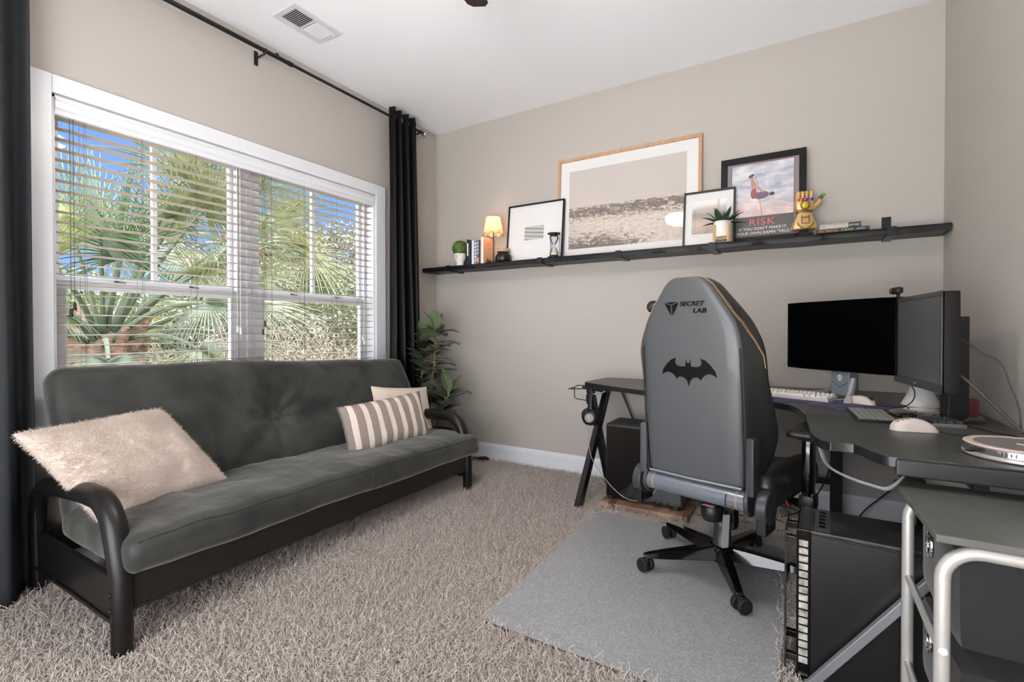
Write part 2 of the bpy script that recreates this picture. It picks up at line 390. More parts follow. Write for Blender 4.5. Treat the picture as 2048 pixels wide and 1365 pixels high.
# ------------------------------------------------------------------ ceiling fan with its lamp
t = thing('ceiling_fan', 'dark brown ceiling fan, one blade tip showing at the top of the view', 'ceiling fan', (1.60, -2.05, H))
M_fan = mat('fan_wood', (46, 34, 30), .45, var=(14, (38, 27, 24), (1, 8, 1)))
MB().lathe([(.07, 0), (.07, -.02), (.03, -.05), (.016, -.06), (.016, -.19), (.03, -.2)], n=24).build('canopy_and_rod', M_fan, t)
MB().lathe([(.03, -.18), (.1, -.2), (.12, -.22), (.12, -.28), (.09, -.31), (.04, -.32)], n=32).build('motor_housing', M_fan, t)
for k in range(5):
    a = R(101 + 72 * k); Mx = Matrix.Rotation(a, 4, 'Z')
    poly = [(.14, -.04), (.3, -.05), (.50, -.055), (.555, -.05), (.575, -.03), (.575, .03), (.555, .05), (.50, .055), (.3, .05), (.14, .04)]
    bl = MB().prism(poly, -.004, .004, M=Mx @ Matrix.Translation((0, 0, -.255)) @ Matrix.Rotation(R(11), 4, 'X')).build('blade', M_fan, t, bevel=.002)
    MB().box((.13, 0, -.252), (.1, .03, .006), M=Mx).build('blade_arm', M_blackm, bl)
MB().lathe([(.115, -.315), (.135, -.335), (.13, -.37), (.10, -.40), (.05, -.42), (.001, -.425)], n=32).build('lamp_dome', mat('lamp_dome', (255, 246, 232), .4, emit=((255, 246, 240), 38)), t)
# ------------------------------------------------------------------ futon
def velvet():
    m = bpy.data.materials.new('velvet'); m.use_nodes = True; t = m.node_tree; B = t.nodes['Principled BSDF']; I = B.inputs
    I['Roughness'].default_value = .55; I['Specular IOR Level'].default_value = .35
    I['Sheen Weight'].default_value = .5; I['Sheen Roughness'].default_value = .42; I['Sheen Tint'].default_value = lin((225, 226, 220))
    tc = t.nodes.new('ShaderNodeTexCoord'); n = t.nodes.new('ShaderNodeTexNoise'); n.inputs['Scale'].default_value = 5; n.inputs['Detail'].default_value = 6; n.inputs['Distortion'].default_value = .6
    r = t.nodes.new('ShaderNodeValToRGB'); r.color_ramp.elements[0].color = lin((32, 33, 31)); r.color_ramp.elements[1].color = lin((58, 59, 56))
    r.color_ramp.elements[0].position = .35; r.color_ramp.elements[1].position = .68
    t.links.new(tc.outputs['Object'], n.inputs[0]); t.links.new(n.outputs[0], r.inputs[0]); t.links.new(r.outputs[0], I['Base Color'])
    n2 = t.nodes.new('ShaderNodeTexNoise'); n2.inputs['Scale'].default_value = 9; n2.inputs['Detail'].default_value = 4
    b = t.nodes.new('ShaderNodeBump'); b.inputs['Strength'].default_value = .6; b.inputs['Distance'].default_value = .014
    t.links.new(tc.outputs['Object'], n2.inputs[0]); t.links.new(n2.outputs[0], b.inputs['Height']); t.links.new(b.outputs[0], I['Normal'])
    return m
M_velvet = velvet()
fut = thing('futon', 'dark charcoal velvet futon sofa with black tubular steel arms', 'sofa', (0, 0, 0))
YL, YR = -2.575, -.690
for y in (YL, YR):
    s = 1 if y == YL else -1
    # rounded-rectangular tube arm: rear leg up, over, front leg down
    pts = [(.065, y, 0), (.065, y, .27)] + arc((.215, y, .29), .15, 180, 105, 5) + [(.30, y, .448), (.45, y, .466)] + [(.58, y, .474)] + arc((.66, y, .33), .145, 95, 20, 7) + [(.835, y, .25), (.838, y, .12), (.838, y, 0)]
    rs = [.03] * 2 + [.031] * 6 + [.034, .036, .036] + [.036] * 8 + [.033, .031, .03]
    a = MB().tube(pts, .032, 16, rs=rs, flat=1.0).build('arm_frame', M_futonmetal, fut, ang=60)
    MB().b2((.07, y - .010, .085), (.83, y + .010, .235)).b2((.07, y - .016, .085), (.83, y + .016, .10)).build('side_panel', M_futonmetal, fut, bevel=.003)
    for (x, z) in ((.852, .20), (.852, .15), (.05, .20), (.05, .16)):
        yy = y - .033 if s == 1 else y + .033
        MB().sphere((x - .015, yy, z), .008, 10, 6, sc=(1, .5, 1)).build('bolt', M_blackm, a)
    for x in (.30, .62): MB().sphere((x, y - .017 * s, .10), .006, 8, 6, sc=(1, .5, 1)).build('bolt', M_blackm, a)
MB().b2((.80, YL + .02, .135), (.845, YR - .02, .262)).b2((.79, YL + .02, .128), (.85, YR - .02, .14)).build('front_rail', mat('futon_rail', (38, 34, 33), .4, metal=.2, bump=(700, .06, .001)), fut, bevel=.006)
MB().b2((.05, YL + .02, .12), (.09, YR - .02, .24)).build('rear_rail', M_futonmetal, fut, bevel=.004)
o = MB()
for k in range(9):
    y = YL + .15 + k * .2; o.cyl((.08, y, .235), (.82, y, .235), .007, n=6)
o.build('seat_slats', M_futonmetal, fut)
o = MB()
for y in (YL + .06, YR - .06): o.tube([(.30, y, .22), (.20, y, .5), (.10, y, .74)], .014, 8)
o.tube([(.10, YL + .06, .74), (.10, YR - .06, .74)], .012, 8)
o.build('back_frame', M_futonmetal, fut)
# seat mattress: x .30..0.90, y -2.6..-.6
LW = 1.95
def seat_fn(p):
    x, y, z = p
    u = y / (LW / 2)
    top = max(0, z / .065)
    puff = .022 * (1 - u ** 4) * (1 - (x / .33) ** 2) * top
    wr = .007 * mn.noise(V((x * 3, y * 6, z * 2))) * 1.6 + .004 * mn.noise(V((x * 16 + y * 9, y * 22, 0)))
    # fold ripples towards the left end on the back side
    rip = .008 * sin(y * 42 + x * 11) * max(0, min(1, (-u - .55) * 3)) * max(0, min(1, .6 - x * 2)) 
    dimp = 0
    for (cx_, cy_) in ((-.05, -.45), (-.02, .3)): 
        dimp -= .020 * math.exp(-(((x - cx_) / .12) ** 2 + ((y - cy_) / .17) ** 2)) * top
    z2 = z + puff + (wr + rip) * (.3 + .7 * top) + dimp - .022 * (u + 1) * .5
    if u > .96 or u < -.96: z2 -= .006
    x2 = x + .010 * (z < 0) * sin(y * 7) * (x > .2) + .006 * mn.noise(V((y * 5, z * 8, 3)))
    # front edge overhang droop toward right
    if x > .2: z2 -= .010 * (u > .2) * (u - .2) * (x - .2) / .1
    return (x2, y + .006 * mn.noise(V((x * 8, z * 9, y * 3))), z2)
o = MB(); o.rbox((.605, -1.605, .320), (.61, LW, .125), .045, (30, 90, 8), seat_fn)
ms = o.build('seat_mattress', M_velvet, fut, ang=70)
# front seams
def seat_edge(zl, dx=.0):
    out = []
    for i in range(61):
        y = -LW / 2 + LW * i / 60; y = max(-LW / 2 + .03, min(LW / 2 - .03, y))
        q = seat_fn((.305 - .013, y, zl)); out.append((q[0] + .605 + dx + .004, q[1] - 1.605, q[2] + .320))
    return out
M_seam = mat('velvet_seam', (38, 40, 38), .6)
MB().tube(seat_edge(.047, -.004), .0035, 6).build('piping', M_seam, ms)
q = seat_fn((.305, .03, 0)); MB().tube([(q[0] + .606, -1.575, .375), (q[0] + .611, -1.575, .33), (q[0] + .608, -1.575, .262)], .003, 6).build('seam', M_seam, ms)
# back mattress, leaning
def back_fn(p):   # local: x thickness (front +), y along, z up along back
    x, y, z = p
    u = y / (LW / 2); v = z / .30; fr = max(0, x / .07)
    puff = .020 * (1 - u ** 6) * (1 - v ** 4) * fr
    d = 0
    for (by, bz) in ((-.09, -.02),):
        r2 = math.hypot((y - by), (z - bz)); an = math.atan2(z - bz, y - by)
        d -= (.040 * math.exp(-(r2 / .10) ** 2) + .012 * math.exp(-(r2 / .28) ** 2)) * fr
        d += .007 * sin(an * 9 + 1) * math.exp(-(r2 / .22) ** 2) * min(1, r2 / .03) * fr
        d -= .010 * math.exp(-((z - bz) / .05) ** 2) * fr * (1 - abs(u))
    w_ = .006 * mn.noise(V((y * 3.5, z * 7, 1))) + .0035 * mn.noise(V((y * 20 + z * 12, z * 9, 4))) * max(0, fr)
    w_ += .004 * sin(y * 60 + z * 20) * math.exp(-((z - .27) / .07) ** 2) * max(0, mn.noise(V((y * 2, 0, 7))) + .3)
    z2 = z + .018 * mn.noise(V((y * 1.8, 0, 2))) * (z > .1) - .036 * max(0, (u + .3)) * max(0, v) + .01 * max(0, -u) * max(0, v)
    ys = y * (1 - .045 * max(0, v) * (u > 0) * 1.0)
    return (x + puff + d + w_, ys, z2)
ang = R(20)
Mb = Matrix.Translation((.262, -1.605, .598)) @ Matrix.Rotation(-ang, 4, 'Y')
o = MB(); o.rbox((0, 0, 0), (.135, LW - .0, .60), .055, (8, 110, 40), back_fn, M=Mb)
mb_ = o.build('back_mattress', M_velvet, fut, ang=70)
q = Mb @ V(back_fn((.0675, -.09, -.02)))
MB().sphere((0, 0, 0), .021, 16, 10, sc=(.4, 1, 1)).build('tuft_button', M_velvet, mb_, loc=q + V((.006, 0, 0)), rot=(0, -ang, 0))
for (x, y, L) in ((.80, -1.60, .09), (.79, -1.625, .05), (.77, -1.58, .045), (.80, -1.55, .04), (.78, -1.60, .05), (.79, -1.51, .04), (.75, -1.47, .03)):
    MB().tube([(x, y, .13), (x + .003, y + .004, .13 - L * .5), (x - .002, y, .13 - L)], .003, 5).build('tie', M_seam, fut)
# ------------------------------------------------------------------ pillows
def pillow_mesh(w, h, T, n=36, pinch=.06, nz=0, seed=0, px=2.6):
    m = MB(); vs = []; idx = {}
    for s in (1, -1):
        for i in range(n + 1):
            for j in range(n + 1):
                u = -1 + 2 * i / n; v = -1 + 2 * j / n
                if s == -1 and (i in (0, n) or j in (0, n)): idx[(s, i, j)] = idx[(1, i, j)]; continue
                t = (max(0, 1 - abs(u) ** px) * max(0, 1 - abs(v) ** px)) ** .55
                X = u * w / 2 * (1 - pinch * (1 - v * v)); Y = v * h / 2 * (1 - pinch * (1 - u * u))
                Z = s * T / 2 * t + nz * mn.noise(V((X * 9, Y * 9, seed + s))) * t + nz * .5 * mn.noise(V((X * 26 + Y * 10, Y * 24, seed))) * t
                idx[(s, i, j)] = len(vs); vs.append((X, Y, Z))
    fs = []
    for s in (1, -1):
        for i in range(n):
            for j in range(n):
                f = (idx[(s, i, j)], idx[(s, i + 1, j)], idx[(s, i + 1, j + 1)], idx[(s, i, j + 1)])
                fs.append(f if s == 1 else f[::-1])
    m.add(vs, fs); return m
def frame(c, ex, ey):   # matrix from centre and two in-plane axes
    ex = V(ex).normalized(); ey = V(ey); ey = (ey - ex * ey.dot(ex)).normalized(); ez = ex.cross(ey)
    M = Matrix((ex, ey, ez)).transposed().to_4x4(); M.translation = V(c); return M
def fuzz(o, count, length, rad, m_index=0):
    pm = o.modifiers.new('fur', 'PARTICLE_SYSTEM'); s = o.particle_systems[0].settings
    s.type = 'HAIR'; s.count = count; s.hair_length = length; s.hair_step = 3; s.use_advanced_hair = True; s.emit_from = 'FACE'; s.use_emit_random = True; s.use_even_distribution = True
    s.brownian_factor = .004; s.factor_random = .0012; s.length_random = .4; s.tangent_factor = length * .22
    s.root_radius = 1; s.tip_radius = .4; s.radius_scale = rad; s.display_step = 2; s.render_step = 2
M_plush = mat('cream_plush', (224, 211, 200), .9, bump=(60, .5, .006), var=(12, (216, 201, 189)), sheen=.3, spec=.15)
pm_ = pillow_mesh(.50, .41, .14, 40, .045, .016, 3); pm_.v = [(x - .29 * y, y, z) for x, y, z in pm_.v]
p = pm_.build('throw_pillow', M_plush, ang=80)
p.matrix_world = frame((.450, -2.389, .532), (-.204, .978, .032), (-.561, -.143, .816))
fuzz(p, 60000, .009, .0009)
tag(p, 'large fluffy cream pillow leaning on the left arm of the futon', 'pillow')
M_linen = mat('cream_linen', (222, 210, 196), .9, bump=(500, .25, .002), var=(10, (214, 200, 186)), sheen=.2, spec=.1)
p = pillow_mesh(.48, .42, .13, 30, .05, .008, 8).build('throw_pillow', M_linen, ang=80)
p.matrix_world = frame((.425, -.845, .465), (.12, .99, -.10), (-.30, .06, .92))
tag(p, 'plain cream pillow behind the striped one on the futon', 'pillow')
def stripe_mat():
    m = bpy.data.materials.new('striped_weave'); m.use_nodes = True; t = m.node_tree; B = t.nodes['Principled BSDF']
    B.inputs['Roughness'].default_value = .9; B.inputs['Specular IOR Level'].default_value = .1
    N = t.nodes.new; L = t.links.new
    def mth(op, a, b=None, c=None):
        q = N('ShaderNodeMath'); q.operation = op
        for i, s in enumerate((a, b, c)):
            if s is None: continue
            if isinstance(s, (int, float)): q.inputs[i].default_value = s
            else: L(s, q.inputs[i])
        return q.outputs[0]
    tc = N('ShaderNodeTexCoord'); sp = N('ShaderNodeSeparateXYZ'); L(tc.outputs['Object'], sp.inputs[0])
    x, y = sp.outputs[0], sp.outputs[1]
    s = mth('ADD', mth('DIVIDE', x, .082), 10.2); fr = mth('FRACT', s)         # stripe phase
    band = mth('GREATER_THAN', fr, .40)
    par = mth('MULTIPLY', mth('SUBTRACT', mth('MODULO', mth('FLOOR', s), 2.0), .5), 2.0)
    d = mth('FRACT', mth('MULTIPLY', mth('ADD', y, mth('MULTIPLY', mth('MULTIPLY', x, par), 0.75)), 115))
    ln = mth('GREATER_THAN', d, .38)
    k = mth('MULTIPLY', band, ln)
    mx = N('ShaderNodeMix'); mx.data_type = 'RGBA'; mx.inputs[6].default_value = lin((224, 210, 198)); mx.inputs[7].default_value = lin((62, 58, 56))
    L(k, mx.inputs[0]); L(mx.outputs[2], B.inputs['Base Color'])
    return m
p = pillow_mesh(.61, .295, .12, 36, .045, .006, 5, 3.2).build('lumbar_pillow', stripe_mat(), ang=80)
p.matrix_world = frame((.56, -1.135, .490), (.10, .985, .05), (-.30, -.06, .95))
M_wt = mat('woven_trim', (150, 140, 132), .9, var=(300, (50, 48, 46)))
for s in (-1, 1):
    pts = [(s * .305 * (1 - .045 * (1 - v * v)), v * .1475, 0) for v in [-1 + 2 * i / 16 for i in range(17)]]
    MB().tube(pts, .005, 6).build('edge_trim', M_wt, p)
tag(p, 'oblong lumbar pillow with cream and charcoal woven stripes on the futon', 'pillow')
# ------------------------------------------------------------------ curtain rod and curtains
t = thing('curtain_rod', 'long black curtain rod running above the window', 'curtain rod', (.09, -1.7, 2.642))
MB().cyl((0, -1.6, 0), (0, .25, 0), .0125, n=16).cyl((0, .0, 0), (0, 1.40, 0), .0095, n=16).cyl((0, .235, 0), (0, .262, 0), .0145, n=16).build('rod', M_black, t)
for y in (.09, 1.40 - .015, -1.5):
    b = MB().tube([(0, y, .0), (0, y, -.018), (-.03, y, -.018), (-.085, y, -.018)], .006, 8).box((-.087, y, -.018), (.006, .022, .08)).build('bracket', M_black, t, bevel=.001)
    MB().tube(arc((0, y, 0), .016, 150, 390, 10, 'xz'), .004, 6).build('cradle', M_black, b)
MB().sphere((0, .165, .012), .012, 10, 8).cyl((0, .165, .0), (0, .165, .02), .005, n=8).build('set_screw', M_black, t)
MB().lathe([(.009, 0), (.014, .004), (.014, .012), (.009, .016), (.012, .02), (.012, .028)], M=Matrix.Translation((0, 1.40, 0)) @ Matrix.Rotation(-pi / 2, 4, 'X'), n=16).build('finial_collar', M_black, t)
o = MB(); o.sphere((0, 1.448, 0), .024, 20, 14)
o.build('finial_ball', mat('mercury_glass', (196, 186, 170), .18, metal=.85, bump=(130, .6, .004)), t)
def curtain(name, label, y0, y1, x0, nf, amp, ztop, m, grommets, flare=.0, seed=0, widen=0.0, hemz=.0):
    t = thing(name, label, 'curtain', (x0, (y0 + y1) / 2, 0))
    ny, nz = nf * 14, 40; vs = []; Wd = (y1 - y0) / 2
    for j in range(nz + 1):
        v = j / nz; z = hemz + (ztop - hemz) * v
        for i in range(ny + 1):
            u = i / ny; ph = u * nf * 2 * pi
            a = amp * (.75 + .5 * (1 - v)) * (1 + .3 * mn.noise(V((u * 3, v * 1.5, seed))))
            wob = .012 * mn.noise(V((u * 2.2, v * 3, seed + 3))) * (1 - v) 
            Y = (-Wd + 2 * Wd * u) * (1 + widen * (1 - v)) + .010 * sin(ph * .5 + v * 3) * (1 - v)
            X = a * sin(ph + .5 * (1 - v) * sin(seed + u * 5)) + wob + flare * (1 - v)
            vs.append((X, Y, z))
    k = ny + 1; m_ = MB(); m_.add(vs, [(j * k + i, j * k + i + 1, (j + 1) * k + i + 1, (j + 1) * k + i) for j in range(nz) for i in range(ny)])
    c = m_.build('fabric', m, t, ang=80)
    s = c.modifiers.new('thick', 'SOLIDIFY'); s.thickness = .0035; s.offset = 0
    return t
M_cb = mat('black_curtain', (7, 7, 9), .5, bump=(260, .15, .001), spec=.2)
M_cg = mat('slate_curtain', (48, 51, 54), .8, bump=(380, .3, .002), var=(30, (50, 53, 56)), spec=.15)
t = curtain('curtain', 'black grommet curtain gathered in the corner right of the window', -.645, -.355, .09, 4, .055, 2.703, M_cb, 3, flare=.02, seed=2, widen=.08, hemz=.012)
for k, y in enumerate((-.105, -.035, .037, .108)):
    MB().tube([(0.0 + .026 * cos(a), y, 2.642 + .026 * sin(a)) for a in [2 * pi * i / 20 for i in range(20)]], .0042, 6, close=True).build('grommet', M_silver, t)
curtain('curtain', 'slate grey curtain hanging at the far left edge beside the window', -2.98, -2.595, .10, 3, .055, 2.70, M_cg, 3, flare=.015, seed=5, widen=.06, hemz=.008)
# ------------------------------------------------------------------ wall shelf
ZS = 1.566
t = thing('wall_shelf', 'long black stained plank shelf on steel straps along the back wall', 'shelf', (0, 0, ZS))
o = MB(); N_ = 90; vs = []
for i in range(N_ + 1):
    x = .004 + 3.33 * i / N_
    e1 = -.184 + .006 * mn.noise(V((x * 3, 0, 0))) + .004 * mn.noise(V((x * 14, 0, 1)))
    tb = -.036 + .003 * mn.noise(V((x * 5, 2, 0)))
    vs += [(x, -.001, 0), (x, e1 + .004, 0), (x, e1, -.004), (x, e1 - .002 + .004 * mn.noise(V((x * 9, 3, 1))), -.018), (x, e1 + .004, tb), (x, -.001, tb + .001)]
fs = [(i * 6 + k, i * 6 + (k + 1) % 6, (i + 1) * 6 + (k + 1) % 6, (i + 1) * 6 + k) for i in range(N_) for k in range(6)]
o.add(vs, fs + [tuple(range(6)), tuple(range(N_ * 6 + 5, N_ * 6 - 1, -1))])
M_shelf = mat('ebony_wood', (9, 9, 10), .42, spec=.3, bump=(14, .5, .006), var=(6, (17, 18, 20), (1, 14, 14)))
o.build('board', M_shelf, t, ang=30, merge=True)
for x in (.28, 1.11, 1.69, 2.265, 3.105):
    MB().b2((x - .02, -.008, -.035), (x + .02, -.001, .088)).b2((x - .02, -.192, -.0435), (x + .02, -.001, -.0385)).b2((x - .02, -.196, -.0435), (x + .02, -.191, .004)).cyl((x, -.008, .06), (x, -.010, .06), .004, n=10).build('strap_bracket', M_blackm, t, bevel=.001)
# ---- things on the shelf
# boxwood ball in face pot
t = thing('potted_topiary', 'small round boxwood ball in a white face pot at the left end of the shelf', 'potted plant', (.337, -.105, ZS))
MB().lathe([(.036, 0), (.034, .01), (.03, .028), (.032, .036), (.044, .05), (.047, .07), (.047, .105), (.043, .105), (.041, .09), (.001, .088)], n=28).build('pot', mat('matte_ceramic', (226, 222, 216), .6), t, ang=50)
MB().tube([(.0, -.048, .09), (.004, -.0495, .078), (.007, -.05, .068), (-.002, -.049, .064)], .0014, 5).tube([(-.026, -.0405, .089), (-.018, -.0445, .085), (-.01, -.047, .089)], .001, 4).tube([(.026, -.0405, .089), (.018, -.0445, .085), (.012, -.0465, .089)], .001, 4).build('face_line', M_black, t)
M_box = mat('boxwood_leaf', (58, 88, 36), .5, var=(120, (110, 140, 62)))
def leafball(r, n, size, c, sq=1):
    m = MB(); rnd = random.Random(n)
    for i in range(n):
        zz = 1 - 2 * (i + .5) / n; a = i * 2.39996; rr = math.sqrt(1 - zz * zz)
        d = V((rr * cos(a), rr * sin(a), zz)); q = V(c) + d * r * rnd.uniform(.82, 1.03) * (1 if zz > -2 else 1)
        t1 = (d.orthogonal().normalized() + d * rnd.uniform(-.5, .9)).normalized(); t1.rotate(Matrix.Rotation(rnd.uniform(0, 6.28), 3, d)); t2 = t1.cross(d).normalized(); s = size * rnd.uniform(.7, 1.3)
        m.add([q - t1 * s, q + t2 * s * .6 + d * s * .2, q + t1 * s, q - t2 * s * .6 + d * s * .2], [(0, 1, 2, 3)])
    return m
lb = leafball(.064, 900, .0085, (0, 0, .148)); lb.sphere((0, 0, .148), .055, 14, 10)
lb.build('foliage', M_box, t, smooth=False)
# upright books
bx = [(.432, .447, .168, .13, (28, 28, 32), 'thin book with a dark spine, leftmost in the upright row'),
      (.448, .469, .198, .15, (20, 22, 30), 'tall black book, second from the left in the upright row'),
      (.470, .488, .192, .15, (34, 40, 62), 'navy book in the upright row, left of the white one'),
      (.489, .513, .190, .14, (226, 222, 216), 'white spined book in the middle of the upright row'),
      (.515, .545, .182, .145, (112, 128, 148), 'blue grey book in the upright row right of the white one'),
      (.546, .567, .184, .15, (92, 96, 104), 'grey book with an orange striped foot in the upright row'),
      (.568, .577, .186, .14, (176, 120, 76), 'thin tan book in the upright row'),
      (.578, .587, .176, .14, (150, 160, 92), 'thin olive green book in the upright row'),
      (.588, .612, .204, .155, (232, 226, 220), 'widest book, white spine and peach cover, right end of the upright row')]
M_page = mat('paper', (228, 222, 210), .8)
for i, (a, b, h, d, c, lab) in enumerate(bx):
    t = thing('book', lab, 'book', ((a + b) / 2, -.018, ZS), group='books standing on the shelf')
    w2 = (b - a) / 2 - .0006; mc = mat('book_cover_%d' % i, c, .45)
    cv = MB().b2((-w2, -d, 0), (-w2 + .0015, 0, h)).b2((w2 - .0015, -d, 0), (w2, 0, h)).b2((-w2, -d, 0), (w2, -d + .002, h))
    cv.build('cover', mc, t, bevel=.0004)
    MB().b2((-w2 + .0016, -d + .003, .002), (w2 - .0016, -.002, h - .003)).build('pages', M_page, t)
    if i in (0, 1): MB().b2((-w2 * .7, -d - .0004, h * .35), (w2 * .7, -d, h * .85)).build('spine_label', mat('spine_white', (222, 220, 218), .5), t)
    if i in (4, 5):
        o = MB()
        for k in range(6 if i == 4 else 4): o.b2((-w2 * .55, -d - .0004, h * .93 - k * .026 - .016), (w2 * .55, -d, h * .93 - k * .026))
        o.build('spine_label', mat('spine_pale', (206, 214, 220), .5), t)
    if i == 5: MB().b2((-w2, -d - .0003, .012), (w2, -d, .05)).build('spine_band', mat('spine_orange', (206, 148, 108), .5), t)
    if i == 8:
        MB().b2((w2 - .0002, -d + .004, .002), (w2 + .0004, -.003, h - .002)).build('front_panel', mat('peach_cover', (232, 178, 138), .5), t)
        MB().b2((w2 + .0004, -.115, .155), (w2 + .0008, -.045, .160)).b2((w2 + .0004, -.105, .118), (w2 + .0008, -.055, .123)).build('title_bars', mat('tan_ink', (196, 140, 100), .5), t)
# table lamp
t = thing('table_lamp', 'small lit table lamp with a scalloped peach shade on the shelf', 'lamp', (.672, -.125, ZS))
MB().lathe([(.045, 0), (.045, .012), (.04, .018), (.006, .02)], n=28).build('base', M_black, t)
MB().cyl((0, 0, .018), (0, 0, .34), .0035, n=10).build('pole', M_black, t)
ms_ = bpy.data.materials.new('lamp_shade_linen'); ms_.use_nodes = True; q = ms_.node_tree; q.nodes.clear()
oo = q.nodes.new('ShaderNodeOutputMaterial'); tr = q.nodes.new('ShaderNodeBsdfTranslucent'); df = q.nodes.new('ShaderNodeBsdfDiffuse'); mx = q.nodes.new('ShaderNodeMixShader')
tr.inputs[0].default_value = lin((255, 214, 176)); df.inputs[0].default_value = lin((240, 205, 175)); mx.inputs[0].default_value = .55
q.links.new(tr.outputs[0], mx.inputs[1]); q.links.new(df.outputs[0], mx.inputs[2]); q.links.new(mx.outputs[0], oo.inputs[0])
n = 64; vs = []
for i in range(n):
    a = 2 * pi * i / n; zb = .222 - .008 * cos(a * 8)
    vs.append((.078 * cos(a), .078 * sin(a), zb))
for i in range(n):
    a = 2 * pi * i / n; vs.append((.053 * cos(a), .053 * sin(a), .358))
sh = MB().add(vs, [(i, (i + 1) % n, n + (i + 1) % n, n + i) for i in range(n)]).build('lamp_shade', ms_, t)
MB().tube([vs[i] for i in range(n)], .0017, 5, close=True).tube([vs[n + i] for i in range(n)], .0013, 5, close=True).build('shade_trim', M_black, sh)
o = MB()
for k in range(3): o.cyl((0, 0, .335), (.053 * cos(k * 2.094), .053 * sin(k * 2.094), .352), .001, n=5)
o.build('shade_carrier', M_blackm, sh)
MB().sphere((0, 0, .27), .017, 12, 8).build('bulb', mat('bulb', (255, 225, 180), .5, emit=((255, 196, 130), 5)), t)
pl = bpy.data.lights.new('bulb_light', 'POINT'); pl.energy = .42; pl.color = (1, .68, .40); pl.shadow_soft_size = .02
plo = bpy.data.objects.new('bulb_light', pl); COL.objects.link(plo); plo.location = (.672, -.125, ZS + .30)
# small dark ornament in front of the books
t = thing('ornament_tray', 'tiny dark tray with two little trees at the foot of the table lamp', 'ornament', (.655, -.172, ZS))
for (x, y, h) in ((-.008, 0, .04), (.006, .004, .028)):
    MB().lathe([(.008, .010), (.0001, h)], (x, y, 0), 8).lathe([(.006, h * .5), (.0001, h * 1.05)], (x, y, 0), 8).build('little_tree', mat('bronze_tree', (92, 74, 40), .5, metal=.4), t)
MB().lathe([(.018, 0), (.019, .006), (.016, .010)], n=16).build('tray', M_black, t)
# candle jar
t = thing('lidded_jar', 'squat black jar with a wooden lid beside the shelf lamp', 'jar', (.768, -.135, ZS))
MB().lathe([(.05, 0), (.058, .006), (.062, .03), (.058, .052), (.046, .066), (.042, .07), (.042, .078)], n=32).build('jar_body', mat('satin_black', (24, 24, 25), .3), t, ang=60)
MB().lathe([(.05, .078), (.051, .08), (.051, .1), (.049, .102), (.0001, .102)], n=32).build('lid', mat('pale_wood', (196, 156, 122), .5, var=(8, (176, 136, 102), (1, 14, 14))), t, ang=50)
# hourglass
t = thing('hourglass', 'hourglass with a thin black wire frame in front of the black framed print', 'hourglass', (1.203, -.148, ZS))
MB().lathe([(.046, 0), (.046, .006)], n=24).build('bottom_plate', M_black, t)
MB().lathe([(.046, .168), (.046, .174)], n=24).lathe([(.02, .155), (.026, .160), (.026, .168)], n=20).build('top_plate', M_black, t)
for a in (20, 140, 260): MB().cyl((.042 * cos(R(a)), .042 * sin(R(a)), 0), (.042 * cos(R(a)), .042 * sin(R(a)), .18), .002, n=6).build('rod', M_black, t)
MB().lathe([(.02, .008), (.030, .012), (.031, .035), (.02, .062), (.004, .083), (.004, .088), (.02, .108), (.031, .135), (.030, .155), (.02, .16)], n=24).build('glass_bulb', thin_glass('bulb_glass', .12), t, ang=80)
MB().lathe([(.02, .006), (.027, .010), (.027, .016), (.02, .018)], n=20).build('lower_cap', M_black, t)
MB().lathe([(.026, .018), (.0285, .022), (.0285, .033), (.012, .042), (.0001, .045)], n=20).build('sand', mat('white_sand', (222, 216, 196), .9), t)
# ---- picture frames (leaning). local: x right, z up, front face -y, pivot at bottom front edge
def pframe(label, x0, x1, h, ybot, lean, fw, fd, mframe, matw, mmat, group=None, glass=.035):
    w_ = x1 - x0
    t = thing('picture_frame', label, 'picture', ((x0 + x1) / 2, ybot, ZS + .0), rot=(-R(lean), 0, 0))
    a = w_ / 2
    MB().b2((-a, 0, 0), (-a + fw, fd, h)).b2((a - fw, 0, 0), (a, fd, h)).b2((-a + fw, 0, 0), (a - fw, fd, fw)).b2((-a + fw, 0, h - fw), (a - fw, fd, h)).build('frame', mframe, t, bevel=.0012)
    MB().b2((-a + fw * .8, .012, fw * .8), (a - fw * .8, fd - .002, h - fw * .8)).build('mat_board', mmat, t)
    MB().b2((-a + fw, .005, fw), (a - fw, .0062, h - fw)).build('glazing', thin_glass('picture_glazing', glass), t)
    return t
M_oak = mat('oak_frame', (190, 152, 118), .5, var=(6, (172, 132, 100), (10, 10, 1)))
M_matw = mat('mat_board', (214, 213, 212), .8)
M_frblack = mat('frame_black', (10, 9, 9), .45, spec=.3)
M_frbrown = mat('frame_brown', (44, 34, 31), .4)
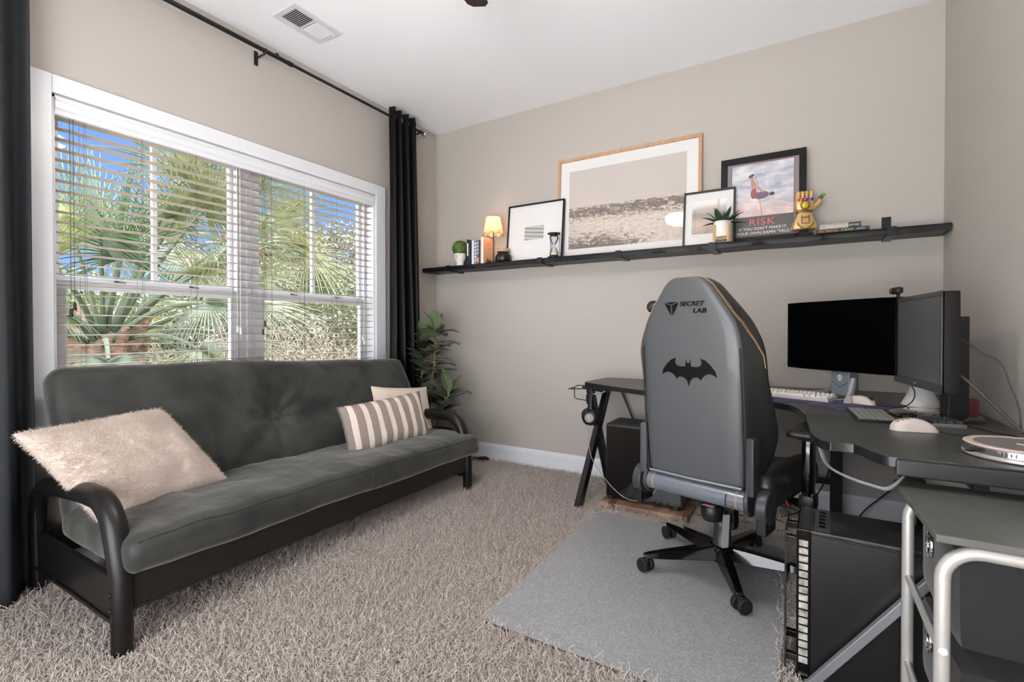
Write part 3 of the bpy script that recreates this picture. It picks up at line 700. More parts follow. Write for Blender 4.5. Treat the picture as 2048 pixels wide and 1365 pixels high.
class NT:   # tiny node writer for prints
    def __init__(s, name, rough=.6):
        s.m = bpy.data.materials.new(name); s.m.use_nodes = True; s.t = s.m.node_tree; s.B = s.t.nodes['Principled BSDF']; s.B.inputs['Roughness'].default_value = rough
        tc = s.t.nodes.new('ShaderNodeTexCoord'); sp = s.t.nodes.new('ShaderNodeSeparateXYZ'); s.t.links.new(tc.outputs['Object'], sp.inputs[0])
        s.x, s.y, s.z = sp.outputs; s.co = tc.outputs['Object']
    def mth(s, op, a, b=None, c=None, clamp=False):
        q = s.t.nodes.new('ShaderNodeMath'); q.operation = op; q.use_clamp = clamp
        for i, v in enumerate((a, b, c)):
            if v is None: continue
            if isinstance(v, (int, float)): q.inputs[i].default_value = v
            else: s.t.links.new(v, q.inputs[i])
        return q.outputs[0]
    def noise(s, scale, st=(1, 1, 1), det=6, rough=.6, off=(0, 0, 0), dist=0):
        mp = s.t.nodes.new('ShaderNodeMapping'); mp.inputs['Scale'].default_value = st; mp.inputs['Location'].default_value = off
        n = s.t.nodes.new('ShaderNodeTexNoise'); n.inputs['Scale'].default_value = scale; n.inputs['Detail'].default_value = det; n.inputs['Roughness'].default_value = rough; n.inputs['Distortion'].default_value = dist
        s.t.links.new(s.co, mp.inputs[0]); s.t.links.new(mp.outputs[0], n.inputs['Vector']); return n.outputs[0]
    def ramp(s, v, stops):
        r = s.t.nodes.new('ShaderNodeValToRGB'); el = r.color_ramp.elements
        for i, (p, c) in enumerate(stops):
            q = el[i] if i < 2 else el.new(p)
            q.position = p; q.color = lin(c)
        s.t.links.new(v, r.inputs[0]); return r.outputs[0]
    def mix(s, f, a, b):
        m = s.t.nodes.new('ShaderNodeMix'); m.data_type = 'RGBA'
        for i, v in ((0, f), (6, a), (7, b)):
            if isinstance(v, tuple): m.inputs[i].default_value = lin(v)
            elif isinstance(v, (int, float)): m.inputs[i].default_value = v
            else: s.t.links.new(v, m.inputs[i])
        return m.outputs[2]
    def out(s, c): s.t.links.new(c, s.B.inputs['Base Color']); return s.m
def print_plane(parent, name, x0, x1, z0, z1, m, y=.0112):
    cx_, cz_ = (x0 + x1) / 2, (z0 + z1) / 2; a, b = (x1 - x0) / 2, (z1 - z0) / 2
    return MB().b2((-a, -.0004, -b), (a, .0004, b)).build(name, m, parent, loc=(cx_, y, cz_), smooth=False)
# big dunes print  (object coords: x +-0.405, z +-0.27)
n_ = NT('dunes_print', .7)
sky_ = n_.mix(n_.ramp(n_.noise(3, (1, 1, 2.2)), [(.35, (0, 0, 0)), (.65, (255, 255, 255))]), (190, 178, 173), (184, 181, 176))
h_ = n_.mth('ADD', n_.z, n_.mth('MULTIPLY', n_.mth('SUBTRACT', n_.noise(5, (1, 1, 1), 4), .5), .045))
tuft = n_.noise(17, (1, 1, 3.4), 9, .75, dist=1.2); tuft2 = n_.noise(110, (1, 1, .6), 6, .75)
sand = n_.mix(n_.ramp(n_.noise(30, (1, 1, 2), 5), [(.4, (0, 0, 0)), (.6, (255, 255, 255))]), (206, 194, 183), (188, 175, 164))
# weight of dark vegetation by height
wt = n_.t.nodes.new('ShaderNodeFloatCurve') if False else None
far_ = n_.mth('MULTIPLY', n_.mth('SUBTRACT', 1.0, n_.mth('ABSOLUTE', n_.mth('DIVIDE', n_.mth('ADD', h_, .03), .085)), clamp=True), .15)
near_ = n_.mth('MULTIPLY', n_.mth('MULTIPLY', n_.mth('SUBTRACT', n_.mth('MULTIPLY', h_, -1.0), .14, clamp=True), 1.2), n_.mth('SUBTRACT', .75, n_.mth('MULTIPLY', n_.x, 2.6), clamp=True))
dk = n_.mth('GREATER_THAN', n_.mth('ADD', n_.mth('ADD', n_.mth('MULTIPLY', tuft, .72), n_.mth('MULTIPLY', tuft2, .28)), n_.mth('ADD', far_, near_)), .585)
dkc = n_.mix(n_.ramp(tuft2, [(.4, (0, 0, 0)), (.6, (255, 255, 255))]), (92, 84, 80), (140, 126, 116))
land = n_.mix(dk, sand, dkc)
dunes = n_.out(n_.mix(n_.mth('LESS_THAN', h_, .012), sky_, land))
t = pframe('large oak framed print of grassy sand dunes, biggest picture on the shelf', 1.175, 2.177, .73, -.052, 2.3, .022, .028, M_oak, 0, M_matw)
print_plane(t, 'print', -.41, .408, .068, .635, dunes)
# black framed stairs print
n_ = NT('stairs_print')
st = n_.mth('FRACT', n_.mth('MULTIPLY', n_.mth('ADD', n_.z, n_.mth('MULTIPLY', n_.x, .12)), 34)); st2 = n_.ramp(st, [(.0, (70, 68, 66)), (.12, (120, 118, 115)), (.35, (188, 186, 182)), (1.0, (168, 165, 162))])
stairs = n_.out(n_.mix(n_.ramp(n_.noise(40), [(.4, (0, 0, 0)), (.7, (60, 60, 60))]), st2, (90, 88, 86)))
t = pframe('thin black framed print of pale steps in a wide white mat, behind the hourglass', .768, 1.240, .443, -.10, 6, .010, .022, M_frblack, 0, M_matw)
print_plane(t, 'print', -.088, .074, .165, .268, stairs)
# small brown framed misty water print
n_ = NT('mist_print')
g = n_.mth('ADD', n_.z, n_.mth('MULTIPLY', n_.mth('SUBTRACT', n_.noise(9, (1, 1, 3)), .5), .05))
ms2 = n_.ramp(n_.mth('ADD', n_.mth('MULTIPLY', g, 4.2), .5), [(.0, (168, 150, 140)), (.35, (198, 178, 166)), (.55, (150, 142, 136)), (.72, (186, 180, 174)), (.85, (222, 218, 214)), (1.0, (230, 228, 226))])
wp = n_.mth('GREATER_THAN', n_.noise(30, (1, 1, .12), 3), .62)
mist = n_.out(n_.mix(n_.mth('MULTIPLY', wp, .35), ms2, (110, 98, 90)))
t = pframe('small dark brown framed print of misty water behind the potted succulent', 2.078, 2.376, .352, -.125, 8.5, .011, .02, M_frbrown, 0, M_matw)
print_plane(t, 'print', -.098, .10, .078, .29, mist)
MB().b2((-.093, .0108, .064), (-.055, .0114, .066)).build('caption', mat('pencil', (150, 146, 142), .8), t)
# poster in black frame
n_ = NT('vault_sky', .5)
c1 = n_.ramp(n_.noise(7, (1, 1, 2.4), 7, .62, dist=.4), [(.38, (150, 158, 180)), (.5, (186, 186, 196)), (.62, (216, 210, 210))])
warm = n_.mth('MULTIPLY', n_.mth('SUBTRACT', -.02, n_.z, clamp=True), 3.4)
vsky = n_.out(n_.mix(warm, c1, (240, 196, 168)))
fw = .036
t = pframe('black framed motivational poster of a pole vaulter reading RISK', 2.291, 2.739, .525, -.085, 4.5, fw, .028, M_frblack, 0, mat('poster_border', (132, 128, 132), .6))
print_plane(t, 'sky_photo', -.162, .162, .158, .478, vsky)
MB().b2((-.1635, .0104, .040), (.1635, .0118, .157)).build('text_panel', mat('poster_grey', (86, 84, 84), .5), t)
MB().b2((-.166, .0102, .156), (.166, .0108, .1585)).b2((-.166, .0102, .158), (-.1635, .0108, .482)).b2((.1635, .0102, .158), (.166, .0108, .482)).b2((-.166, .0102, .480), (.166, .0108, .4825)).build('red_rule', mat('poster_red', (140, 62, 66), .5), t)
M_red = mat('poster_pink', (206, 104, 104), .5)
RX = (R(90), 0, 0)
text('title_lettering', 'RISK', .058, M_red, t, (.0, .0098, .103), RX, .0003, sx=1.12, space=1.1)
M_wtxt = mat('poster_white', (226, 224, 222), .5)
text('motto_lettering', 'IF YOU DON\'T MAKE IT,', .0235, M_wtxt, t, (.005, .0098, .076), RX, .0002)
text('motto_lettering', 'IT\'S YOUR OWN DAMN "VAULT"!', .0235, M_wtxt, t, (.0, .0098, .050), RX, .0002, sx=.98)
def flat(name, poly, m, y=.0104):
    k = MB().prism([(p[0], p[1]) for p in poly], 0, .0005, M=Matrix(((1, 0, 0, 0), (0, 0, -1, y), (0, 1, 0, 0), (0, 0, 0, 1))))
    return k.build(name, m, t, smooth=False)
M_skin = mat('print_skin', (176, 136, 118), .6)
# print coordinates: x, z on the poster
flat('printed_pole', [(-.037, .415), (-.033, .415), (.004, .160), (-.001, .160)], mat('print_pole', (196, 132, 104), .6), .0106)
flat('printed_legs', [(-.062, .395), (-.048, .396), (-.03, .345), (-.032, .318), (-.052, .318), (-.058, .345)], M_skin, .0103)
flat('printed_shorts', [(-.052, .322), (-.034, .328), (-.026, .30), (-.030, .268), (-.05, .264), (-.06, .284), (-.06, .305)], mat('print_shorts', (150, 88, 86), .6), .0102)
flat('printed_shirt', [(-.028, .30), (.018, .304), (.036, .292), (.036, .276), (.015, .262), (-.015, .258), (-.034, .264)], mat('print_shirt', (110, 92, 118), .6), .0101)
flat('printed_arms', [(-.032, .345), (-.026, .348), (.0, .312), (.02, .305), (.012, .297), (-.008, .303)], M_skin, .0100)
flat('printed_head', [(.036, .286), (.05, .296), (.064, .292), (.066, .280), (.056, .272), (.042, .274)], mat('print_hair', (92, 68, 60), .6), .0100)
flat('printed_shoes', [(-.074, .398), (-.066, .410), (-.044, .418), (-.040, .408), (-.052, .396), (-.066, .392)], mat('print_shoe', (70, 70, 74), .6), .0100)
# succulent in white pot on wooden stand
t = thing('potted_succulent', 'dark green agave in a white pot on a wooden stand, on the shelf', 'potted plant', (2.315, -.165, ZS))
M_pinew = mat('pine_stand', (208, 178, 138), .55, var=(9, (196, 164, 122), (12, 12, 1)))
for a in (45, 135, 225, 315):
    MB().box((.055 * cos(R(a)), .055 * sin(R(a)), .05), (.012, .012, .1), rz=R(a)).build('stand_leg', M_pinew, t, bevel=.001)
MB().box((0, 0, .022), (.106, .012, .012), rz=R(45)).box((0, 0, .022), (.106, .012, .012), rz=R(135)).build('stand_cross', M_pinew, t, bevel=.001)
prof = [(.034, .029), (.046, .031)] + [(.0475 + (.0006 if i % 2 else 0), .034 + i * .0045) for i in range(20)] + [(.045, .125), (.042, .124), (.041, .11), (.0001, .108)]
MB().lathe(prof, n=32).build('pot', mat('ribbed_ceramic', (222, 216, 208), .5), t, ang=50)
M_ag = mat('agave_leaf', (34, 62, 44), .4, var=(20, (52, 88, 56)))
rnd = random.Random(4)
def leafblade(base, az, el, L, wd, droop, m, tip=1.0, fold=.25, seg=8):
    o = MB(); vs = []; p = V(base); d = V((cos(az) * cos(el), sin(az) * cos(el), sin(el))); side = V((-sin(az), cos(az), 0))
    for i in range(seg + 1):
        u = i / seg; w_ = wd * (sin(pi * min(1, (u * .85 + .12))) ** .8) * (1 - u ** 4 * tip)
        nrm = side.cross(d).normalized()
        vs += [p + side * w_ / 2 + nrm * w_ * fold * -1, p, p - side * w_ / 2 + nrm * w_ * fold * -1]
        p = p + d * L / seg; d = (d + V((0, 0, -droop / seg))).normalized()
    fs = []
    for i in range(seg):
        a = i * 3; fs += [(a, a + 1, a + 4, a + 3), (a + 1, a + 2, a + 5, a + 4)]
    o.add(vs, fs); return o
for i in range(15):
    az = i * 2.399 + .3; el = R(18 + 58 * (i / 15)); L = .14 - .045 * (i / 15) + rnd.uniform(-.01, .02)
    lf = leafblade((.008 * cos(az), .008 * sin(az), .118), az, el, L, .032, .9 - .5 * i / 15, M_ag, fold=-.25).build('leaf', M_ag, t, ang=80)
    q = lf.modifiers.new('s', 'SOLIDIFY'); q.thickness = .002
# golden glove model
t = thing('glove_model', 'gold brick-built armoured glove model with coloured gems, on the shelf right of the poster', 'model', (2.727, -.105, ZS), rz=R(12))
M_gold = mat('pearl_gold', (204, 168, 112), .38, metal=.35, bump=(70, .35, .003))
M_goldd = mat('dark_gold', (120, 92, 52), .45, metal=.3)
MB().prism([(-.034, -.034), (.034, -.034), (.044, -.02), (.044, .02), (.034, .034), (-.034, .034), (-.044, .02), (-.044, -.02)], 0, .022).b2((-.026, -.036, .008), (.026, -.034, .02)).prism([(-.02, -.02), (.02, -.02), (.02, .02), (-.02, .02)], .022, .046).build('display_base', M_blackg, t, bevel=.002)
def ringloft(levels, m, name, nb=12, ang=28):
    o = MB(); vs = []
    for (z, rx, ry, cy_) in levels:
        for k in range(nb):
            a = 2 * pi * (k + .5) / nb; c_, s_ = cos(a), sin(a)
            f = (abs(c_) ** 4 + abs(s_) ** 4) ** -.25
            vs.append((rx * c_ * f, cy_ + ry * s_ * f, z))
    N = len(levels); fs = [(i * nb + k, i * nb + (k + 1) % nb, (i + 1) * nb + (k + 1) % nb, (i + 1) * nb + k) for i in range(N - 1) for k in range(nb)]
    fs += [tuple(range(nb - 1, -1, -1)), tuple(range((N - 1) * nb, N * nb))]
    return o.add(vs, fs).build(name, m, t, ang=ang)
ringloft([(.040, .050, .034, 0), (.046, .058, .042, 0), (.060, .060, .044, 0), (.085, .052, .038, 0), (.118, .038, .030, 0), (.132, .034, .028, 0)], M_gold, 'cuff', 14)
ringloft([(.128, .030, .026, 0), (.138, .036, .028, 0), (.142, .038, .029, 0), (.150, .034, .027, 0)], M_goldd, 'wrist_band', 14)
ringloft([(.148, .034, .026, 0), (.158, .042, .030, 0), (.19, .045, .031, 0), (.212, .044, .030, 0)], M_gold, 'hand', 14)
o = MB(); o.tube([(.0 + .042 * cos(a), -.036 - .007, .093 + .05 * sin(a)) for a in [R(200 + 140 * i / 12) for i in range(13)]], .0035, 6)
o.b2((-.018, -.044, .07), (.018, -.036, .074)).b2((-.02, -.043, .052), (.02, -.04, .058)).b2((-.016, -.039, .104), (.016, -.033, .108)).b2((-.02, -.041, .07), (-.016, -.034, .118)).b2((.016, -.041, .07), (.02, -.034, .118))
o.build('cuff_trim', M_goldd, t, bevel=.0006)
for k, c in enumerate(((188, 84, 40), (168, 40, 44), (34, 60, 130), (84, 58, 150))):
    x = -.031 + k * .0205
    f_ = MB().rbox((x, -.004, .232), (.0185, .05, .042), .006, (4, 4, 4)).build('finger', M_gold, t, ang=50)
    o = MB()
    for q in (-.012, .006): o.cyl((x - .004, q, .252), (x - .004, q, .257), .004, n=8)
    o.b2((x - .009, -.0295, .2215), (x + .009, -.027, .224)); o.build('studs', M_goldd, f_)
    MB().b2((x - .0075, -.036, .196), (x + .0075, -.028, .213)).build('gem', mat('gem_%d' % k, c, .15), t, bevel=.002)
MB().sphere((0, -.031, .174), .016, 18, 10, sc=(1, .45, 1.1)).build('large_gem', mat('yellow_gem', (196, 172, 40), .2), t)
MB().tube([(.021 * cos(a), -.032, .174 + .023 * sin(a)) for a in [2 * pi * i / 18 for i in range(18)]], .0035, 6, close=True).build('gem_setting', M_goldd, t)
th = MB().tube([(.036, 0, .160), (.058, -.004, .176), (.072, -.006, .192), (.078, -.006, .204)], .014, 8, rs=[.015, .015, .013, .011]).build('thumb', M_gold, t, ang=40)
MB().tube([(.077, -.006, .202), (.079, -.006, .215), (.088, -.006, .224)], .010, 8).build('thumb_tip', M_goldd, th)
MB().sphere((.091, -.010, .229), .0085, 8, 6, sc=(1.4, 1, 1)).build('green_gem', mat('green_gem', (60, 170, 60), .2), th)
# stacked books at the right
t = thing('book', 'black paperback lying flat at the bottom of the two stacked books', 'book', (2.902, -.125, ZS), rz=R(0), group='books lying flat on the shelf')
MB().b2((-.114, -.062, 0), (.114, .07, .002)).b2((-.114, -.062, .018), (.114, .07, .020)).b2((-.114, -.064, 0), (.114, -.061, .020)).build('cover', mat('black_cover', (26, 24, 26), .4), t, bevel=.0006)
MB().b2((-.112, -.060, .002), (.112, .068, .018)).build('pages', M_page, t)
text('spine_title', 'I WILL TEACH YOU', .013, mat('orange_ink', (232, 128, 60), .5), t, (-.108, -.0645, .0055), RX, .0002, 'LEFT', sx=.78)
text('spine_title', 'TO BE RICH', .013, mat('lime_ink', (196, 206, 70), .5), t, (-.008, -.0645, .0055), RX, .0002, 'LEFT', sx=.78)
text('spine_author', 'RAMIT SETHI', .010, M_wtxt, t, (.060, -.0645, .0062), RX, .0002, 'LEFT', sx=.62)
t = thing('book', 'grey paperback on top of the two flat stacked books', 'book', (2.893, -.122, ZS + .0202), rz=R(-1), group='books lying flat on the shelf')
MB().b2((-.093, -.056, 0), (.093, .065, .0018)).b2((-.093, -.056, .026), (.093, .065, .028)).b2((-.093, -.058, 0), (.093, -.055, .028)).build('cover', mat('grey_cover', (158, 158, 154), .45), t, bevel=.0006)
MB().b2((-.091, -.054, .0018), (.091, .063, .026)).build('pages', M_page, t)
MB().b2((.035, -.0586, .001), (.090, -.058, .027)).build('title_block', mat('dark_block', (30, 28, 30), .5), t)
text('spine_author', 'MICHAEL CRICHTON', .012, mat('spine_ink', (232, 230, 226), .5), t, (-.062, -.0584, .009), RX, .0002, 'LEFT', sx=.68)
text('spine_title', 'THE LOST WORLD', .012, M_wtxt, t, (.022, -.0588, .009), RX, .0002, 'LEFT', sx=.60)
# ------------------------------------------------------------------ rubber plant
t = thing('rubber_plant', 'tall rubber plant with glossy dark leaves in the corner by the futon', 'potted plant', (.265, -.365, 0))
MB().lathe([(.11, .004), (.13, .02), (.155, .20), (.165, .25), (.165, .27), (.15, .27), (.145, .24), (.001, .235)], n=32).build('pot', mat('nursery_pot', (52, 48, 46), .6), t, ang=50)
M_rl = mat('rubber_leaf', (34, 44, 36), .3, coat=.4, var=(9, (62, 76, 56)))
M_rl2 = mat('young_rubber_leaf', (104, 120, 84), .34, coat=.3, var=(9, (72, 90, 62)))
M_stem = mat('stem', (120, 116, 82), .6)
M_rib = mat('leaf_rib', (150, 160, 118), .5)
stems = [spline([(.0, 0, .23), (-.02, -.01, .5), (.02, 0, .8), (.035, -.01, .97), (.03, 0, 1.06)], 10),
         spline([(.03, .0, .23), (-.05, -.03, .45), (-.085, -.03, .68), (-.075, -.02, .86), (-.06, -.02, .97)], 8),
         spline([(.0, .02, .23), (.08, -.02, .40), (.17, -.05, .52), (.22, -.06, .60)], 8)]
for s in stems: MB().tube(s, .006, 7, rs=[.009 - .005 * i / len(s) for i in range(len(s))]).build('stem', M_stem, t)
def rleaf(base, az, el, L, wd, droop, m):
    o = MB(); p = V(base); d = V((cos(az) * cos(el), sin(az) * cos(el), sin(el))); side = V((-sin(az), cos(az), 0)); seg = 9; vs = []; rb = []
    pet = [p.copy(), p + d * L * .13]; p = p + d * L * .13
    for i in range(seg + 1):
        u = i / seg; w_ = wd * (max(0, sin(pi * (u * .96 + .03))) ** .62) * (1.0 - .25 * u); nrm = side.cross(d).normalized() * -1
        if nrm.z < 0: nrm = -nrm
        vs += [p + side * w_ / 2 + nrm * w_ * .10, p + side * w_ * .25 + nrm * w_ * .07, p.copy(), p - side * w_ * .25 + nrm * w_ * .07, p - side * w_ / 2 + nrm * w_ * .10]; rb.append(p + nrm * .0008)
        p = p + d * L * .87 / seg; d = (d + V((0, 0, -droop / seg))).normalized()
    fs = [(i * 5 + k, i * 5 + k + 1, i * 5 + 5 + k + 1, i * 5 + 5 + k) for i in range(seg) for k in range(4)]
    o.add(vs, fs); lf = o.build('leaf', m, t, ang=80)
    MB().tube(pet + rb[1:-1], .0016, 5, rs=[.0024] * 2 + [.0017 - .001 * i / seg for i in range(seg - 1)]).build('midrib', M_rib, lf)
rnd = random.Random(11)
for si, (s, n, z0) in enumerate(((stems[0], 34, .32), (stems[1], 26, .40), (stems[2], 17, .34))):
    for i in range(n):
        u = .25 + .73 * i / (n - 1); q = s[min(len(s) - 1, int(u * (len(s) - 1)))]
        az = i * 2.399 + si * 1.3; top = i >= n - 3
        # keep leaves off the two walls and the curtain
        dx, dy = cos(az), sin(az)
        L = rnd.uniform(.19, .235) * (.8 if top else 1)
        if q.x + .265 + dx * L < .03 or q.y - .365 + dy * L > -.03 : az = R(rnd.uniform(-120, -10)); 
        el = R(rnd.uniform(55, 75)) if top else R(rnd.uniform(8, 38))
        rleaf(q, az, el, L, rnd.uniform(.10, .125), rnd.uniform(.35, .75) if not top else .35, M_rl2 if top or rnd.random() < .22 else M_rl)
# ------------------------------------------------------------------ outside: lawn, palm, shrubs
M_grass = mat('lawn', (72, 84, 48), .9, var=(3, (110, 98, 72)))
GZ = -.55
o = MB(); o.b2((-60, -40, GZ - .2), (-.17, 60, GZ)); tag(o.build('lawn', M_grass, smooth=False), 'patchy lawn outside the window', 'lawn', kind='stuff')
M_drive = mat('concrete_drive', (196, 192, 186), .8, bump=(40, .2, .01))
MB().b2((-19, 2.2, GZ), (-9.5, 14, GZ + .02)).build('driveway', M_drive)
tag(bpy.data.objects['driveway'], 'pale concrete driveway beyond the shrubs outside', 'driveway')
def leaf_mat(name, a, b, tr=.35):
    m = bpy.data.materials.new(name); m.use_nodes = True; q = m.node_tree; q.nodes.clear(); N = q.nodes.new
    oo = N('ShaderNodeOutputMaterial'); p = N('ShaderNodeBsdfPrincipled'); tl = N('ShaderNodeBsdfTranslucent'); mx = N('ShaderNodeMixShader')
    g = N('ShaderNodeObjectInfo'); n = N('ShaderNodeTexNoise'); n.inputs['Scale'].default_value = 6; tc = N('ShaderNodeTexCoord')
    r = N('ShaderNodeValToRGB'); r.color_ramp.elements[0].color = lin(a); r.color_ramp.elements[1].color = lin(b); r.color_ramp.elements[0].position = .35; r.color_ramp.elements[1].position = .65
    q.links.new(tc.outputs['Object'], n.inputs[0]); q.links.new(n.outputs[0], r.inputs[0])
    q.links.new(r.outputs[0], p.inputs['Base Color']); q.links.new(r.outputs[0], tl.inputs[0]); p.inputs['Roughness'].default_value = .38
    mx.inputs[0].default_value = tr; q.links.new(p.outputs[0], mx.inputs[1]); q.links.new(tl.outputs[0], mx.inputs[2]); q.links.new(mx.outputs[0], oo.inputs[0])
    return m
M_palm = [leaf_mat('palm_green', (46, 56, 30), (82, 88, 52)), leaf_mat('palm_deep', (32, 50, 32), (55, 73, 44)), leaf_mat('palm_pale', (64, 73, 38), (98, 102, 62))]
M_pet = mat('palm_petiole', (54, 66, 46), .6)
M_trunk = mat('palm_boot', (66, 50, 42), .9, bump=(16, .8, .03), var=(14, (108, 86, 70), (1, 1, 5)))
def palm(label, loc, seed, fronds, trunk_h, big=1.0):
    t = thing('cabbage_palm', label, 'palm tree', loc); rnd = random.Random(seed)
    o = MB(); o.lathe([(.19, GZ - loc[2]), (.17, GZ - loc[2] + .2), (.19, -.2), (.17, 0), (.10, .16), (.001, .24)], n=20)
    tk = o.build('trunk', M_trunk, t)
    for k in range(26):   # old leaf bases
        a = k * 2.399; z = -trunk_h * .9 + k * (trunk_h * .9 + .10) / 26
        d = V((cos(a), sin(a), 0)); p0 = V((0, 0, z)) + d * .12
        MB().tube([p0, p0 + d * .08 + V((0, 0, .12)), p0 + d * .20 + V((0, 0, .34))], .05, 7, rs=[.085, .06, .028], flat=.5).build('leaf_base', M_trunk, t)
    for (az, el, pl, fr, dr) in fronds:
        d = V((cos(az) * cos(el), sin(az) * cos(el), sin(el))); p = V((0, 0, .02)) + d * .08; pts = [p.copy()]
        for i in range(8):
            p = p + d * pl / 8; d = (d + V((0, 0, -dr * .10))).normalized(); pts.append(p.copy())
        pe = MB().tube(pts, .012, 6, rs=[.026 - .014 * i / 8 for i in range(9)]).build('petiole', M_pet, t)
        side = d.cross(V((0, 0, 1))).normalized(); nrm = side.cross(d).normalized()
        tw = rnd.uniform(-1.3, 1.3); side, nrm = side * cos(tw) + nrm * sin(tw), nrm * cos(tw) - side * sin(tw)
        o = MB(); nl = 44; 
        for i in range(nl):
            a = R(-118 + 236 * i / (nl - 1)); rib = d * (.22 * fr * cos(a / 2)); L = fr * (1.0 - .25 * (abs(a) / R(118)) ** 2) * rnd.uniform(.85, 1.08)
            dd = (d * cos(a) + side * sin(a) + nrm * (.10 * abs(sin(a)))).normalized(); q = p + rib * (1 - abs(a) / 2.2) * .6
            sd = dd.cross(nrm).normalized(); w_ = .0105 * fr; seg = 6; vs = []
            brk = rnd.uniform(.45, .7); drp = rnd.uniform(.06, .3) * (dr + .5)
            for s_ in range(seg + 1):
                u = s_ / seg; ww = w_ * (1 - u) ** .6 * (1 if u > 0 else .5)
                vs += [q + sd * ww + nrm * ww * .5, q - nrm * ww * .2, q - sd * ww + nrm * ww * .5]
                q = q + dd * L / seg; dd = (dd + V((0, 0, -drp * (1.9 if u > brk else .45)))).normalized(); 
            fs = []
            for s_ in range(seg): b_ = s_ * 3; fs += [(b_, b_ + 1, b_ + 4, b_ + 3), (b_ + 1, b_ + 2, b_ + 5, b_ + 4)]
            o.add(vs, fs)
        o.build('fan_leaf', rnd.choice(M_palm), pe, ang=80)
    return t
rnd = random.Random(21); fr = []
for k in range(21):
    el = R(82 - 72 * k / 21); az = k * 2.399 + .5
    fr.append((az, el, rnd.uniform(.75, 1.05), rnd.uniform(.65, .85), .4 + 1.0 * k / 21))
fr += [(R(20), R(25), .85, .62, 1.3), (R(55), R(52), 1.05, .8, .5), (R(75), R(35), 1.1, .85, .8), (R(35), R(66), 1.15, .8, .4), (R(-50), R(40), .8, .7, .8), (R(-20), R(60), .9, .75, .5), (R(62), R(66), 1.35, .85, .6), (R(78), R(55), 1.4, .85, .7), (R(48), R(72), 1.5, .8, .5)]
palm('cabbage palm with a thick fibrous crown right outside the left half of the window', (-2.15, -1.60, .86), 3, fr, 1.2)
rnd = random.Random(5); fr = []
for k in range(14): fr.append((k * 2.399, R(75 - 85 * k / 14), rnd.uniform(.7, 1.0), rnd.uniform(.75, .95), .5 + .9 * k / 14))
fr += [(R(30), R(20), .8, .85, 1.2), (R(5), R(40), .7, .85, .8), (R(60), R(10), .8, .85, 1.1), (R(-40), R(25), .8, .8, 1.1)]
palm('taller palm behind the window mullion, its fronds hanging to the right', (-3.7, .45, 2.05), 9, fr, 2.0)
import numpy as np
def shrub(label, cat, name, c, rad, n, size, m, twigs, mt, seed, grp):
    rs_ = np.random.RandomState(seed); t = thing(name, label, cat, (c[0], c[1], GZ), group=grp)
    d = rs_.normal(size=(n, 3)); d /= np.linalg.norm(d, axis=1)[:, None]; r = rs_.uniform(.45, 1.0, (n, 1)) ** .5
    lump = 1 + .18 * np.sin(d[:, :1] * 5 + seed) * np.cos(d[:, 1:2] * 6) + .12 * np.sin(d[:, 2:3] * 9)
    p = d * r * lump * np.array(rad) + np.array([0, 0, c[2] - GZ])
    a = rs_.normal(size=(n, 3)); a /= np.linalg.norm(a, axis=1)[:, None]; b = np.cross(a, rs_.normal(size=(n, 3))); b /= np.linalg.norm(b, axis=1)[:, None]
    s = size * rs_.uniform(.6, 1.4, (n, 1)); vs = np.stack([p - a * s, p + b * s * .45, p + a * s, p - b * s * .45], 1).reshape(-1, 3)
    keep = None
    me = MB(); me.v = [tuple(q) for q in vs]; me.f = [tuple(range(4 * i, 4 * i + 4)) for i in range(n)]; me.m = [0] * n
    fo = me.build('foliage', m, t, smooth=False); fo['kind'] = 'stuff'
    o = MB(); rn = random.Random(seed)
    for k in range(twigs):
        q = V((rn.uniform(-.6, .6) * rad[0], rn.uniform(-.9, .9) * rad[1], rn.uniform(0, .3))); dd = V((rn.uniform(-.3, .5), rn.uniform(-.5, .5), 1)).normalized(); pts = [q.copy()]; L = rn.uniform(.6, 1.0) * (rad[2] + c[2] - GZ)
        for i in range(7):
            q = q + dd * L / 7; dd = (dd + V((rn.uniform(-.25, .25), rn.uniform(-.3, .3), rn.uniform(-.22, .05)))).normalized(); pts.append(q.copy())
        o.tube(pts, .01, 4, rs=[.012 - .0013 * i for i in range(8)])
    b_ = o.build('branches', mt, t); b_['kind'] = 'stuff'
    return t
M_olive = leaf_mat('olive_leaf', (44, 46, 29), (76, 73, 52), .3); M_oak = leaf_mat('oak_leaf', (44, 50, 29), (78, 80, 54), .3); M_green = leaf_mat('shrub_leaf', (44, 57, 28), (84, 92, 54), .3)
M_twig = mat('dry_twig', (106, 90, 80), .8); M_twig2 = mat('grey_branch', (110, 96, 84), .8)
G = 'shrubs beyond the palm outside'
shrub('tangle of pale dry twigs in front of the shrubs, low right of the window', 'shrub', 'dry_shrub', (-5.2, 2.0, .3), (.9, 2.0, .9), 5000, .03, M_olive, 420, M_twig, 1, G)
shrub('dry twiggy shrub low behind the palm trunk', 'shrub', 'dry_shrub', (-6.2, -1.3, .05), (.9, 2.1, .7), 5000, .03, M_olive, 300, M_twig, 2, G)
shrub('rounded olive green bush filling the right half of the view outside', 'shrub', 'round_bush', (-7.6, 3.4, 1.0), (1.5, 2.7, 1.6), 26000, .05, M_oak, 60, M_twig2, 3, G)
shrub('green bush behind the palm crown at the left half of the view outside', 'shrub', 'round_bush', (-9, -2.0, .5), (1.5, 3.2, 1.1), 20000, .05, M_green, 60, M_twig2, 4, G)
shrub('tall pale tree behind the bushes at the right of the view outside', 'tree', 'shade_tree', (-12.5, 8.5, 2.4), (2.6, 3.4, 2.3), 30000, .07, M_oak, 90, M_twig2, 5, G)
